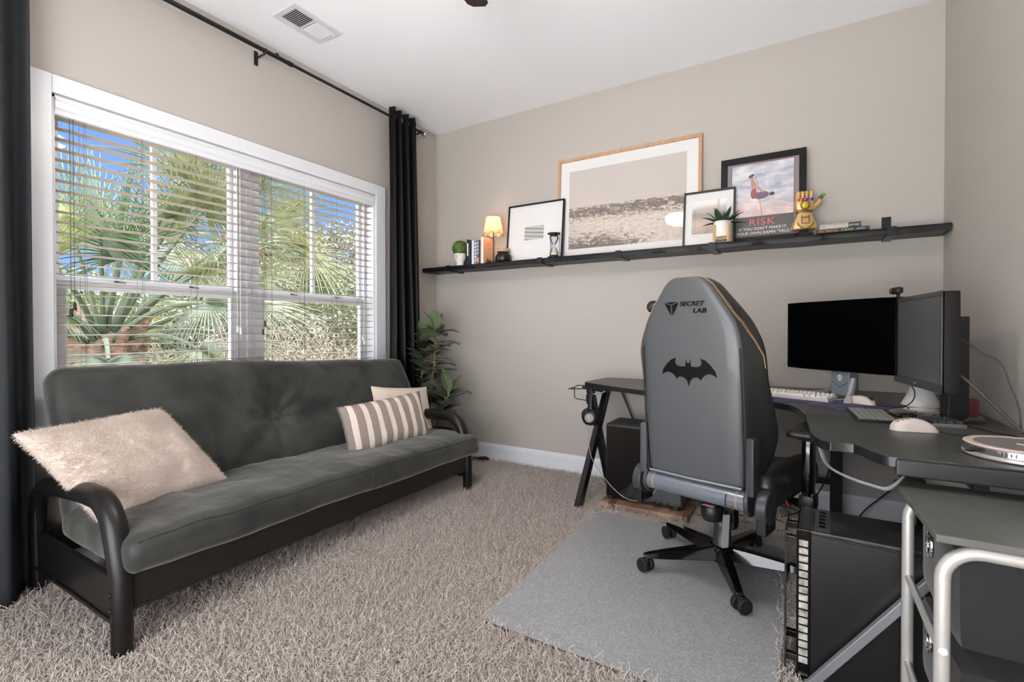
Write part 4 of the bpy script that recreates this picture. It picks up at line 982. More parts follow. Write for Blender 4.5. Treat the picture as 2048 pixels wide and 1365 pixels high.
shrub('distant bushy tree line behind the palm', 'tree', 'shade_tree', (-15, -1, 1.0), (2, 7, 1.7), 26000, .09, M_green, 90, M_twig2, 6, G)
# ------------------------------------------------------------------ chair mat
def mat_mat():
    n_ = NT('chair_mat_plastic', .32); t_ = n_.t
    c = n_.ramp(n_.noise(150, (1, 1, 1), 3, .6), [(.36, (138, 140, 141)), (.52, (158, 160, 161)), (.66, (172, 174, 175))])
    n_.out(c)
    b = t_.nodes.new('ShaderNodeBump'); b.inputs['Strength'].default_value = .35; b.inputs['Distance'].default_value = .003
    t_.links.new(n_.noise(120, (1, 1, 1), 3), b.inputs['Height']); t_.links.new(b.outputs[0], n_.B.inputs['Normal'])
    n_.B.inputs['Alpha'].default_value = .92
    return n_.m
def rrect(x0, y0, x1, y1, r, n=6):
    out = []
    for cx_, cy_, a in ((x1 - r, y1 - r, 0), (x0 + r, y1 - r, 90), (x0 + r, y0 + r, 180), (x1 - r, y0 + r, 270)):
        for i in range(n + 1): out.append((cx_ + r * cos(R(a + 90 * i / n)), cy_ + r * sin(R(a + 90 * i / n))))
    return out
o = MB().prism(rrect(1.727, -1.835, 2.672, -.630, .05), .0065, .0095)
tag(o.build('chair_mat', mat_mat(), bevel=.001), 'translucent grey plastic chair mat on the carpet under the gaming chair', 'floor mat')
# ------------------------------------------------------------------ desk (L-shaped)
ZD = .72
t = desk = thing('corner_desk', 'L-shaped black gaming desk along the back and right walls', 'desk', (0, 0, 0))
TH = .028
left = [(1.557, -.055), (1.528, -.36), (1.545, -.40), (1.70, -.49), (1.75, -.525), (1.99, -.635), (2.35, -.70), (2.54, -.742), (2.62, -.752), (2.675, -.80), (2.71, -.90), (2.738, -1.068), (3.325, -1.068), (3.325, -.03), (1.60, -.03)]
right = [(2.738, -1.071), (2.744, -1.25), (2.748, -1.42), (2.757, -1.49), (2.772, -1.545), (2.795, -1.568), (2.83, -1.562), (2.852, -1.563), (2.868, -1.585), (2.886, -1.640), (2.905, -1.672), (2.925, -1.682), (3.325, -1.682), (3.325, -1.071)]
def slab(poly, name):
    o = MB().prism(poly, ZD - TH, ZD); o.m = [1, 0] + [1] * len(poly)
    return o.build(name, [M_desk, M_deskedge], t, bevel=.0025)
slab(left, 'left_tabletop')
slab(right, 'right_tabletop')
MB().prism([(1.556, -.05), (1.525, -.40), (1.70, -.502), (1.722, -.485), (1.722, -.44), (1.60, -.36), (1.60, -.05)], ZD - .045, ZD - .027).build('end_cap', M_deskedge, t, bevel=.003)
MB().b2((2.930, -1.695, ZD - .046), (3.325, -1.684, ZD - .003)).build('apron_panel', mat('apron_black', (46, 47, 49), .35, metal=.2), t, bevel=.008, seg=3)
# K legs at the left end
def bar(p0, p1, w_, d, name, m, par, bev=.002, roll=0):
    p0, p1 = V(p0), V(p1); L = (p1 - p0).length; q = (p1 - p0).to_track_quat('Z', 'Y').to_matrix().to_4x4(); T = Matrix.Translation((p0 + p1) / 2) @ q @ Matrix.Rotation(roll, 4, 'Z')
    return MB().box((0, 0, 0), (w_, d, L), M=T).build(name, m, par, bevel=bev)
bar((1.595, -.625, 0), (1.615, -.16, ZD - .03), .032, .06, 'leg', M_blackm, t)
bar((1.60, -.10, 0), (1.60, -.45, ZD - .03), .032, .06, 'leg', M_blackm, t)
bar((1.66, -.06, .66), (1.90, -.05, .10), .012, .012, 'brace', M_blackm, t)
bar((1.60, -.20, ZD - .055), (2.70, -.20, ZD - .055), .03, .03, 'top_rail', M_blackm, t)
bar((2.885, -.10, 0), (2.885, -.10, ZD - .03), .055, .055, 'leg', M_blackm, t)
bar((2.885, -.10, .03), (2.885, -.62, .03), .05, .04, 'foot', M_blackm, t)
bar((2.52, -.12, .22), (2.87, -.10, .22), .03, .03, 'stretcher', M_blackm, t)
bar((3.24, -.15, .03), (3.24, -.15, ZD - .03), .05, .05, 'leg', M_blackm, t)
bar((2.70, -1.625, -.045), (3.16, -1.625, .60), .022, .022, 'leg', mat('leg_highlight', (150, 153, 158), .3, metal=.5), t, roll=0)  # thin light bar: the highlight on a black leg put into its colour
bar((3.27, -1.56, .0), (2.96, -1.56, ZD - .03), .03, .05, 'leg', M_blackm, t)
bar((3.10, -1.2, ZD - .055), (3.10, -1.66, ZD - .055), .03, .03, 'top_rail', M_blackm, t)
MB().b2((2.99, -1.50, .575), (3.31, -1.42, .635)).build('power_strip', M_white, t, bevel=.004)
# cup holder loop below the notch
pts = spline([(2.775, -1.50, .684), (2.785, -1.545, .655), (2.80, -1.60, .648), (2.84, -1.655, .642), (2.885, -1.685, .638), (2.915, -1.70, .640), (2.945, -1.678, .665), (2.952, -1.66, .68)], 6)
MB().tube(pts, .0035, 8, flat=3.6).build('cup_holder', mat('pale_metal', (176, 178, 180), .3, metal=.3), t)
# wire cup holder and headphone hook at the left end
o = MB()
o.tube([(1.58, -.30, .688), (1.45, -.30, .684), (1.44, -.305, .675), (1.44, -.42, .672), (1.45, -.43, .675), (1.58, -.43, .684)], .0035, 6)
o.tube([(1.455, -.36, .675), (1.455, -.36, .615), (1.47, -.37, .607), (1.57, -.42, .607), (1.58, -.42, .615), (1.58, -.42, .68)], .003, 6)
o.build('wire_holder', M_blackm, t)
MB().tube([(1.63, -.50, .683), (1.63, -.525, .672), (1.66, -.535, .668), (1.70, -.52, .672), (1.715, -.50, .684)], .0035, 6).build('headphone_hook', M_silver, t)
# headphones hanging from the hook
t = thing('headphones', 'black over-ear headphones with silver discs hanging at the left end of the desk', 'headphones', (1.642, -.545, .665), rz=R(8))
MB().tube([(-.025 , .04, -.06), (-.02, .015, -.015), (-.004, 0, .008), (.004, 0, .008), (0, -.02, -.02), (0, -.030, -.085)], .009, 8, flat=1.9).build('headband', M_black, t)
for s, y in ((1, -.034), (-1, .040)):
    x = 0 if s == 1 else -.022
    c = MB().lathe([(.001, -.018), (.040, -.018), (.046, -.012), (.047, -.004), (.040, .002), (.034, .006), (.001, .007)], n=28, M=Matrix.Translation((x, y, -.135)) @ Matrix.Rotation(R(90), 4, 'X')).build('ear_cup', M_black, t, ang=50)
    if s == 1:
        MB().lathe([(.001, 0), (.026, 0), (.026, .002), (.001, .0026)], n=28, M=Matrix.Translation((0, y - .0065, -.135)) @ Matrix.Rotation(R(90), 4, 'X')).build('disc', mat('disc_aluminium', (128, 128, 128), .5, metal=.2), c)
        MB().tube([(-.008, y - .010, -.125), (.002, y - .010, -.136), (-.002, y - .010, -.136), (.006, y - .010, -.146)], .0012, 5).build('disc_mark', M_white, c)
    MB().tube([(x - .0, y, -.085), (x, y + .002 * s, -.100)], .009, 8).build('yoke', M_black, t)
tag(MB().tube(spline([(1.642, -.58, .49), (1.645, -.585, .40), (1.66, -.58, .30), (1.72, -.575, .21), (1.82, -.60, .13), (1.92, -.63, .105), (2.02, -.66, .15), (2.07, -.68, .21)], 8), .0022, 6).build('headphone_cable', mat('grey_cable', (150, 148, 146), .5)), 'thin pale cable drooping from the headphones to the gaming chair', 'cable')
# ------------------------------------------------------------------ PC under the desk, on a butcher block
t = thing('wooden_board', 'thick butcher block board on the carpet under the black computer tower', 'board', (0, 0, 0))
nn = NT('butcher_block', .5); 
xx = nn.mth('FLOOR', nn.mth('MULTIPLY', nn.x, 24)); yy = nn.mth('FLOOR', nn.mth('MULTIPLY', nn.y, 22))
hsh = nn.mth('FRACT', nn.mth('MULTIPLY', nn.mth('SINE', nn.mth('ADD', nn.mth('MULTIPLY', xx, 12.9), nn.mth('MULTIPLY', yy, 78.2))), 43758.5))
nn.out(nn.ramp(hsh, [(0, (92, 68, 54)), (.5, (124, 96, 78)), (1, (160, 132, 112))]))
MB().b2((1.695, -.545, 0), (2.20, -.215, .036)).build('block', nn.m, t, bevel=.004)
t = thing('computer_tower', 'black glass sided computer tower standing on the wooden board at the left of the desk', 'computer', (1.715, -.485, .036))
M_case = mat('case_black', (16, 16, 16), .3, coat=.2)
MB().b2((0, .004, .02), (.44, .23, .452)).build('body', mat('case_steel', (26, 26, 26), .45), t, bevel=.004)
MB().b2((.006, 0, .024), (.434, .0045, .438)).build('side_glass', mat('tinted_glass', (14, 14, 15), .06, coat=.5), t, bevel=.001)
MB().b2((.01, .01, .452), (.43, .225, .456)).build('top_panel', mat('top_mesh', (46, 46, 45), .5), t, bevel=.002)
for x in (.02, .40):
    for y in (.02, .21): MB().b2((x - .012, y - .012, 0), (x + .02, y + .012, .022)).build('foot', M_black, t, bevel=.002)
o = MB()
for i in range(3): o.tube(spline([(-.002, .10 + .03 * i, .30 - .06 * i), (-.022, .09 + .03 * i, .26 - .06 * i), (-.004, .07, .20 - .06 * i)], 5), .003, 5)
o.build('rear_cables', M_rubber, t)
# ------------------------------------------------------------------ second PC at right
t = thing('computer_tower', 'black computer tower with a column of pale vents, beside the drawer cart', 'computer', (2.712, -1.585, .004), rz=R(-2))
PH = .452
MB().b2((.035, 0, .012), (.47, .215, PH - .012)).build('body', mat('satin_case', (14, 14, 14), .4), t, bevel=.003)
MB().b2((.036, -.004, .014), (.468, 0, PH - .016)).build('side_panel', mat('matte_panel', (17, 17, 17), .38), t, bevel=.002)
o = MB(); o.prism([(.0, -.006), (.036, -.006), (.036, .22), (.0, .22)], .006, .02); o.b2((.0, -.006, PH - .02), (.036, .22, PH)); o.b2((.0, -.006, .0), (.006, -.001, PH)); o.b2((.030, -.006, .0), (.036, -.001, PH)); o.b2((.0, .0, .006), (.036, .22, PH - .01))
o.build('front_bezel', M_blackg, t, bevel=.002)
n = 16; z0, z1 = .05, PH - .03
for i in range(n):
    a = z0 + (z1 - z0) * i / n
    MB().b2((.0065, -.0045, a + .003), (.0295, -.0005, a + (z1 - z0) / n - .003)).build('vent', mat('pale_vent', (196, 192, 184), .6, var=(60, (120, 116, 108))) if i == 0 else bpy.data.materials['pale_vent'], t)
MB().b2((-.032, .012, .012), (-.026, .20, PH - .02)).b2((-.030, .03, .03), (0, .05, .05)).b2((-.030, .16, .03), (0, .18, .05)).b2((-.030, .03, PH - .06), (0, .05, PH - .04)).b2((-.030, .16, PH - .06), (0, .18, PH - .04)).build('front_glass', mat('smoked_glass', (52, 48, 52), .06, coat=1, metal=.2), t, bevel=.001)
tp = MB().b2((.0, -.003, PH - .012), (.47, .218, PH)).build('top_panel', mat('scuffed_top', (40, 40, 40), .28, var=(16, (62, 60, 58))), t, bevel=.004)
MB().b2((.045, .01, PH), (.085, .205, PH + .0015)).build('port_strip', mat('port_grey', (70, 70, 68), .4), tp, bevel=.001)
for k in range(5): MB().b2((.056, .03 + k * .033, PH + .0015), (.072, .052 + k * .033, PH + .003)).build('port', mat('port_dark', (16, 16, 16), .3), tp)
# ------------------------------------------------------------------ drawer cart
t = thing('drawer_cart', 'storage cart with silver tube legs and black fabric drawers, bottom right', 'cart', (0, 0, 0))
ZC = .647
MB().prism([(2.933, -1.62), (2.950, -2.022), (3.32, -2.022), (3.32, -1.62)], ZC - .016, ZC).build('cart_top', mat('cart_laminate', (86, 87, 82), .4, var=(30, (94, 95, 90))), t, bevel=.003)
M_alu = mat('painted_silver', (196, 194, 190), .35, metal=.5)
for y in (-1.655, -2.012):
    pts = [(2.962, y, 0), (2.962, y, .56)] + arc((3.022, y, .56), .06, 180, 90, 7) + [(3.24, y, .618)] + arc((3.24, y, .56), .06, 90, 0, 7) + [(3.30, y, 0)]
    MB().tube(pts, .0130, 14).build('leg_frame', M_alu, t, ang=60)
for z in (.408, .185):
    MB().cyl((2.962, -1.655, z), (2.962, -2.012, z), .0080, n=12).build('runner', M_alu, t)
    MB().cyl((3.30, -1.655, z), (3.30, -2.012, z), .0080, n=12).build('runner', M_alu, t)
MB().sphere((2.962, -2.025, .42), .008, 10, 8, sc=(1, .4, 1)).build('screw_cap', M_white, t)
M_fab = mat('black_fabric', (28, 28, 28), .85, bump=(350, .4, .002), sheen=.2)
for z in (.425, .20):
    def dfn(p): return (p.x + .006 * mn.noise(V((p.y * 6, p.z * 6, z))), p.y + .006 * mn.noise(V((p.x * 7, p.z * 7, z + 4))), p.z)
    d = MB().rbox((3.138, -1.833, z + .085), (.30, .325, .185), .012, (10, 12, 8), dfn).build('drawer', M_fab, t, ang=60)
    tor = MB(); tor.tube([(2.984, -1.775 + .021 * cos(a), z + .115 + .027 * sin(a)) for a in [2 * pi * i / 24 for i in range(24)]], .0042, 8, close=True)
    tor.build('ring_pull', M_chrome, d)
    MB().cyl((2.985, -1.775, z + .115), (2.987, -1.775, z + .115), .020, n=20).build('ring_hole', M_blackg, d)
# ------------------------------------------------------------------ monitors
t = thing('monitor', 'wide black monitor with a dark screen on the chrome-legged stand, facing the chair', 'monitor', (2.857, -.528, ZD), rz=R(-40.4))
w2 = .262
MB().rbox((0, .018, .302), (2 * w2, .035, .336), .008, (8, 3, 8)).build('housing', M_black, t, ang=50)
MB().b2((-w2 + .002, -.0012, .138), (w2 - .002, .002, .467)).build('screen', mat('screen_off', (0, 0, 0), .4, spec=.03), t)
M_stand = mat('stand_slate', (124, 130, 140), .35, metal=.2)
MB().prism([(-.045, .030), (.045, .030), (.04, .10), (-.04, .10)], .02, .30).build('stand_neck', M_stand, t, bevel=.004)
MB().tube([(-.040, .0295, .085), (0, .0295, .058), (.040, .0295, .085)], .0012, 5).build('neck_groove', M_black, t)
o = MB(); Mf = Matrix(((1, 0, 0, 0), (0, 0, -1, .0295), (0, 1, 0, 0), (0, 0, 0, 1)))
hd = [(.011 * cos(a) * (1 - .38 * max(0, -sin(a))), .104 + .015 * sin(a)) for a in [2 * pi * i / 24 for i in range(24)]]
o.prism(hd, 0, .0012, M=Mf); em = o.build('emblem', M_white, t)
o = MB()
for s in (-1, 1): o.prism([(s * .0015, .100), (s * .007, .105), (s * .008, .110), (s * .003, .106)][::s], 0, .0018, M=Mf)
o.build('emblem_eyes', M_black, em)
for s in (-1, 1):
    L = [(s * .045, .055, .10), (s * .050, .045, .075), (s * .085, -.02, .025), (s * .115, -.075, .012)] if s == 1 else [(s * .045, .06, .10), (s * .055, .055, .05), (s * .11, .05, .018), (s * .22, .03, .010)]
    MB().tube(spline(L, 6), .014, 8, flat=(2.1 if s == 1 else .7)).build('stand_leg', mat('stand_silver', (200, 202, 204), .28, metal=.3) if s == 1 else M_stand, t, ang=60)
t = thing('monitor', 'grey-screened monitor with a thick black bezel beside the right wall', 'monitor', (3.098, -.886, ZD), rz=R(-82.1))
w2 = .234; zb, zt = .112, .462
MB().rbox((0, .024, (zb + zt) / 2), (2 * w2, .046, zt - zb), .006, (8, 3, 8)).build('housing', M_blackg, t, ang=50)
f = .018
MB().b2((-w2, -.006, zb), (-w2 + .014, 0, zt)).b2((w2 - .014, -.006, zb), (w2, 0, zt)).b2((-w2, -.006, zb), (w2, 0, zb + .030)).b2((-w2, -.006, zt - f), (w2, 0, zt)).build('bezel', mat('bezel_grey', (58, 58, 59), .3), t, bevel=.002)
MB().b2((-w2 + .014, -.0025, zb + .03), (w2 - .014, 0, zt - f)).build('screen', mat('screen_matte', (82, 82, 82), .3), t)
MB().b2((-.008, -.0068, zb + .012), (.008, -.006, zb + .017)).build('maker_mark', M_silver, t)
MB().b2((-.045, .085, .012), (.030, .145, .378)).build('stand_column', M_black, t, bevel=.003)
MB().b2((-.03, .045, .22), (.03, .08, .30)).build('tilt_bracket', M_black, t, bevel=.003)
MB().lathe([(.130, 0), (.138, .004), (.136, .012), (.122, .016), (.001, .018)], (0, .055, 0), 40).build('stand_base', mat('gloss_base', (30, 29, 29), .1, coat=1), t, ang=50)
# webcam clipped on the corner
t = thing('webcam', 'small black webcam clipped on the top left corner of the right hand monitor', 'webcam', (3.066, -.685, ZD + .464), rz=R(-75))
MB().rbox((0, -.006, .030), (.072, .026, .028), .008, (6, 3, 4)).build('camera_body', M_black, t, ang=50)
MB().cyl((0, -.019, .030), (0, -.024, .030), .010, n=20).build('lens', M_blackg, t)
MB().b2((-.012, -.012, -.001), (.012, .035, .004)).b2((-.006, -.004, .003), (.006, .006, .018)).build('clip', M_black, t, bevel=.001)
# white cone dock
t = thing('cone_dock', 'white cone-shaped dock standing between the two monitors', 'dock', (3.165, -.555, ZD))
MB().lathe([(.068, 0), (.068, .006), (.050, .045), (.030, .095), (.020, .108), (.001, .112)], n=36).build('cone', M_white, t, ang=40)
o = MB()
for s in (-1, 1): o.cyl((.008 * s, -.01, .105), (.002 * s - .018, -.02, .140), .004, n=8)
o.build('metal_pins', M_chrome, t)
# red box behind the monitor
tag(MB().rbox((3.285, -.735, ZD + .030), (.045, .035, .06), .004, (3, 3, 3)).build('small_box', mat('dark_red', (112, 34, 44), .5)), 'small dark red box on the desk behind the right hand monitor', 'box')
# ------------------------------------------------------------------ desk mat, keyboards, mice
mm = NT('desk_mat_print', .75)
mm.out(mm.ramp(mm.noise(9, (1, 1, 1), 8, .7, dist=1.5), [(.38, (44, 42, 62)), (.52, (66, 62, 92)), (.64, (104, 102, 124)), (.7, (62, 58, 86))]))
ex = V((.90, -.435)).normalized(); 
tag(MB().prism([(2.955, -.915), (3.12, -.575), (2.44, -.245), (2.275, -.585)], ZD + .0002, ZD + .0035).build('desk_mat', mm.m, bevel=.001), 'long purple and navy desk mat under the white keyboard and mouse', 'desk mat')
def keyboard(label, loc, rz, L, Wd, h, keyrows, keyw, mbody, mkey, group, kh=.008, gap=.0012, tilt=0):
    t = thing('keyboard', label, 'keyboard', loc, rot=(tilt, 0, rz), group=group)
    MB().rbox((0, 0, h / 2), (L, Wd, h), .003, (4, 4, 2)).build('case', mbody, t, ang=50)
    cols = int(round((L - .012) / keyw)); ks = (L - .012) / cols; rsz = (Wd - .012) / keyrows
    rn = random.Random(cols)
    for r in range(keyrows):
        row = MB(); x = -L / 2 + .006; y = -Wd / 2 + .006 + r * rsz; c = 0
        while x < L / 2 - .006 - ks * .3:
            k = 1
            if r == 0: k = 1.25 if c != 3 else 6.25
            elif c == 0: k = (1, 2.25, 1.75, 1.5, 1, 1)[r]
            x2 = min(L / 2 - .006, x + ks * k)
            if L / 2 - .006 - x2 < ks * .5: x2 = L / 2 - .006
            a, b, y0_, y1_ = x + gap / 2, x2 - gap / 2, y + gap / 2, y + rsz - gap / 2; q = min(.0025, kh * .3)
            z_ = h - .001
            row.add([(a, y0_, z_), (b, y0_, z_), (b, y1_, z_), (a, y1_, z_), (a + q, y0_ + q, z_ + kh), (b - q, y0_ + q, z_ + kh), (b - q, y1_ - q * .6, z_ + kh), (a + q, y1_ - q * .6, z_ + kh)], [(0, 3, 2, 1), (4, 5, 6, 7), (0, 1, 5, 4), (1, 2, 6, 5), (2, 3, 7, 6), (3, 0, 4, 7)], 0)
            x = x2; c += 1
        row.build('key_row', mkey, t, bevel=.0006 if kh > .004 else 0, seg=1)
    return t
M_keyw = mat('white_keycap', (232, 224, 218), .5); M_keyb = mat('grey_keycap', (128, 130, 124), .5, bump=(500, .2, .001)); M_keyk = mat('black_keycap', (52, 52, 52), .4)
a_ = math.atan2(.37, -.93) - pi     # right-to-left direction
kb = keyboard('white compact mechanical keyboard on the purple desk mat', (2.705, -.560, ZD + .0035), R(-21.5), .30, .115, .020, 5, .0192, M_white, M_keyw, 'keyboards on the desk', .009, .003, tilt=R(3))
kb = keyboard('slim dark grey keyboard lying end-on beside the white mouse', (2.948, -.985, ZD + .001), R(93), .285, .125, .010, 6, .0188, M_black, M_keyb, 'keyboards on the desk', .0018, .0022, tilt=R(0))
kb = keyboard('black number pad with raised keys on a silver plate, partly behind the front mouse', (3.130, -1.072, ZD), R(10), .105, .12, .014, 5, .0195, M_silver, M_keyk, 'keyboards on the desk', .010, .002)
def mouse(label, loc, rz, L, mtop, sc=1, grp='mice on the desk'):
    t = thing('computer_mouse', label, 'mouse', loc, rz, group=grp)
    n, m = 28, 16; vs = []
    def H_(u, v): # u along length -1(front)..1(rear), v side
        hh = .037 * sc * (1 - .55 * ((u - .12) * .92) ** 2 - .22 * (u - .12) ** 4) ; return max(.002, hh) * (1 - abs(v) ** 3.2) ** .5
    def half(u): return .030 * sc * (1 - .10 * (1 - u * u) * 1.0) * (max(0, 1 - abs(u) ** 4)) ** .5
    for i in range(n + 1):
        u = -1 + 2 * i / n
        for j in range(m + 1):
            v = -1 + 2 * j / m; vs.append((u * L / 2, v * half(u), .0015 + H_(u, v) * (max(0, 1 - abs(u) ** 7)) ** .5))
    k = m + 1; o = MB(); o.add(vs, [(i * k + j, (i + 1) * k + j, (i + 1) * k + j + 1, i * k + j + 1) for i in range(n) for j in range(m)])
    b = [(x, y, 0.0005) for x, y, z in vs]; 
    sh = o.build('shell', mtop, t, ang=80)
    MB().prism([(-1 + 2 * i / 24, 0) for i in range(0)] or [(u * L / 2, s * half(u) * .97) for s, rng in ((1, range(25)), (-1, range(24, -1, -1))) for u in [-.99 + 1.98 * q / 24 for q in rng]], 0, .004).build('base', mtop, t)
    for r in range(6):
        for c in range(7 if r % 2 else 6):
            u = .25 + r * .095; v = -.55 + c * .17 + (0 if r % 2 else .085)
            if abs(v) > .6: continue
            z = .0015 + H_(u, v) * (1 - abs(u) ** 7) ** .5; e_ = .01
            nx = V((1, 0, (H_(u + e_, v) - H_(u - e_, v)) / (2 * e_) / (L / 2))).cross(V((0, 1, (H_(u, v + e_) - H_(u, v - e_)) / (2 * e_) / half(u)))) * 1
            nx.normalize(); p = V((u * L / 2, v * half(u), z))
            MB().cyl(p - nx * .0003, p + nx * .0004, .0019, n=6).build('shell_hole', mat('hole_dark', (70, 60, 56), .8) if 'hole_dark' not in bpy.data.materials else bpy.data.materials['hole_dark'], sh, smooth=False)
    MB().cyl((-L * .30, -.004, .026 * sc), (-L * .30, .004, .026 * sc), .010 * sc, n=16).build('scroll_wheel', M_black, t)
    pts = [(x * L / 2, -half(x) * .93, .004 + H_(x, -.78) * (.75 + .2 * cos(x * 2.4))) for x in [-.85 + 1.7 * q / 14 for q in range(15)]]
    MB().tube(pts, .0009, 4).build('side_seam', M_cord, t)
    return t
mouse('small perforated cream mouse on the purple desk mat', (2.948, -.640, ZD + .0036), R(148), .118, M_cream, .92)
mouse('larger perforated cream mouse at the front of the desk by the number pad', (3.036, -1.24, ZD + .0005), R(196), .132, M_cream, 1.06)
# round chrome tin
t = thing('round_speaker', 'round flat device with chrome side and rose rim at the right end of the desk', 'device', (3.212, -1.525, ZD))
Rr = .118
MB().lathe([(Rr - .006, 0), (Rr, .004), (Rr, .010), (Rr - .003, .013)], n=56).build('base_ring', mat('ivory_base', (206, 198, 190), .3, metal=.5), t, ang=40)
MB().lathe([(Rr - .004, .012), (Rr, .014), (Rr, .029), (Rr - .004, .032)], n=56).build('chrome_band', M_chrome, t, ang=40)
MB().lathe([(Rr - .002, .0315), (Rr - .004, .034), (Rr - .022, .034), (Rr - .024, .031)], n=56).build('rim', mat('rose_rim', (206, 184, 174), .4), t, ang=40)
MB().cyl((0, 0, .0322), (0, 0, .0330), Rr - .023, n=48).build('top_disc', mat('disc_grey', (112, 110, 104), .6), t)
o = MB(); o.tube([(-.012, .006, .0335), (.006, -.012, .0335)], .0016, 5); o.tube([(-.003, -.003, .0335), (.016, .0, .0335)], .0016, 5); o.build('disc_mark', M_white, t)
o = MB()
for k in range(4):
    a = R(236 + k * 4); o.box(((Rr + .0003) * cos(a), (Rr + .0003) * sin(a), .0215), (.0012, .003, .009), rz=a)
o.build('band_mark', M_black, t)
MB().tube([(-.100, -.060, .022), (-.118, -.072, .022), (-.130, -.074, .020)], .006, 7, rs=[.007, .006, .002]).build('latch', M_black, t)
# ------------------------------------------------------------------ cables
def cable(label, pts, r, m, name='cable', n=8): return tag(MB().tube(spline(pts, n), r, 6).build(name, m), label, 'cable')
cable('white cable running from the white keyboard to the back of the desk', [(2.845, -.585, ZD + .008), (2.88, -.54, ZD + .006), (2.93, -.47, ZD + .0065), (2.97, -.43, ZD + .006)], .0022, M_white)
cable('black cable curving from the small mouse up behind the right hand monitor', [(2.995, -.672, ZD + .010), (3.03, -.70, ZD + .007), (3.08, -.70, ZD + .006), (3.12, -.66, ZD + .03), (3.13, -.64, ZD + .07), (3.10, -.65, ZD + .13), (3.085, -.66, ZD + .155)], .0021, M_rubber)
cable('thick black cable from the back of the right hand monitor to the desk corner', [(3.17, -1.06, ZD + .19), (3.20, -1.12, ZD + .15), (3.25, -1.18, ZD + .08), (3.29, -1.22, ZD + .025), (3.315, -1.26, ZD + .008)], .0045, mat('cable_grey', (62, 58, 54), .5))
cable('thin cable hanging down the right wall from the back of the monitor', [(3.20, -.985, ZD + .30), (3.25, -1.02, ZD + .25), (3.285, -1.06, ZD + .22), (3.30, -1.09, ZD + .15), (3.31, -1.13, ZD + .08), (3.305, -1.17, ZD + .02), (3.31, -1.19, ZD + .006)], .0024, bpy.data.materials['cable_grey'])
cable('black cable trailing from the number pad along the desk edge', [(3.185, -1.06, ZD + .008), (3.23, -1.14, ZD + .004), (3.28, -1.22, ZD + .005), (3.31, -1.32, ZD + .004), (3.318, -1.42, ZD + .004)], .0024, M_rubber)
cable('black cable trailing from the front mouse towards the wall', [(3.095, -1.262, ZD + .006), (3.14, -1.28, ZD + .004), (3.20, -1.25, ZD + .004), (3.26, -1.24, ZD + .004), (3.30, -1.255, ZD + .004)], .002, M_rubber)
cable('short black cable bundle hanging behind the white cone dock', [(3.17, -.72, ZD + .16), (3.19, -.68, ZD + .10), (3.24, -.68, ZD + .05), (3.27, -.72, ZD + .02)], .005, M_rubber)
for i, (pts, m, lab) in enumerate((
    ([(2.10, -.30, .004), (2.3, -.42, .006), (2.5, -.36, .006), (2.72, -.42, .006), (2.80, -.36, .006)], M_rubber, 'black floor cable nearest the chair under the desk'),
    ([(2.2, -.18, .006), (2.4, -.28, .006), (2.55, -.22, .010), (2.7, -.30, .006), (2.83, -.22, .006)], M_rubber, 'black floor cable near the back wall under the desk'),
    ([(2.48, -.33, .008), (2.58, -.42, .006), (2.70, -.30, .008), (2.80, -.45, .006)], M_white, 'white floor cable tangled under the desk'),
    ([(2.86, -.07, .30), (2.83, -.09, .20), (2.74, -.14, .06), (2.62, -.20, .006)], M_rubber, 'black cable dropping beside the rear desk leg'),
    ([(3.2, -.06, .40), (3.15, -.08, .25), (3.02, -.10, .10), (2.96, -.12, .006)], M_rubber, 'black cable sagging behind the right tower'))):
    cable(lab, pts, .0035, m, 'floor_cable')
tag(MB().rbox((.50, -.075, .014), (.15, .07, .028), .012, (8, 6, 3), lambda p: (p.x, p.y + .01 * sin(p.x * 30), p.z * (1 + .4 * sin(p.x * 40)))).build('cloth_bundle', M_rubber), 'small crumpled black bundle on the carpet against the baseboard beyond the futon', 'cloth')
# ------------------------------------------------------------------ microphone on its arm
t = thing('microphone', 'round black microphone with a silver band, peeking out left of the chair headrest', 'microphone', (2.030, -.62, ZD))
MB().sphere((0, 0, .455), .034, 20, 14, sc=(1, 1, 1)).build('mic_head', mat('mic_mesh', (34, 34, 35), .6, bump=(900, .6, .001)), t)
MB().tube([(.035 * cos(a) * .72, .035 * sin(a), .455 + .035 * cos(a) * .70) for a in [2 * pi * i / 24 for i in range(24)]], .0018, 6, close=True).build('silver_band', M_silver, t)
MB().tube([(.02, 0, .44), (.09, -.01, .40), (.10, -.01, .37)], .018, 10).build('mic_body', M_black, t)
MB().tube([(.10, -.01, .37), (.30, .12, .42), (.33, .15, .40), (.12, .40, .16), (.12, .40, .002)], .008, 8).build('boom_arm', M_blackm, t)
MB().lathe([(.03, 0), (.03, .02), (.012, .03), (.012, .06)], (.12, .40, 0), 16).build('clamp', M_black, t)
# ------------------------------------------------------------------ gaming chair
t = chair = thing('gaming_chair', 'black leather gaming chair with a bat emblem on its back, seen from behind', 'chair', (2.43, -1.0, .0095), rz=R(-15))
def leather(name, rgb, rough=.42):
    return mat(name, rgb, rough, bump=(420, .22, .0012), coat=.12)
M_lea = leather('grey_black_leather', (70, 72, 75)); M_lea2 = leather('side_leather', (34, 35, 34), .45); M_gold_thread = mat('gold_thread', (186, 150, 100), .6)
RC = .09
lv = [(.468, .184, .198, .09, .085), (.50, .188, .215, .125, .095), (.56, .190, .238, .165, .105), (.66, .191, .258, .180, .10), (.76, .191, .256, .140, .09), (.86, .191, .250, .100, .085), (.95, .190, .250, .088, .085), (1.0, .188, .240, .088, .085), (1.066, .175, .212, .088, .09), (1.124, .143, .168, .092, .095), (1.172, .112, .128, .095, .10), (1.210, .086, .098, .093, .098), (1.229, .062, .070, .082, .085), (1.236, .040, .045, .06, .06)]
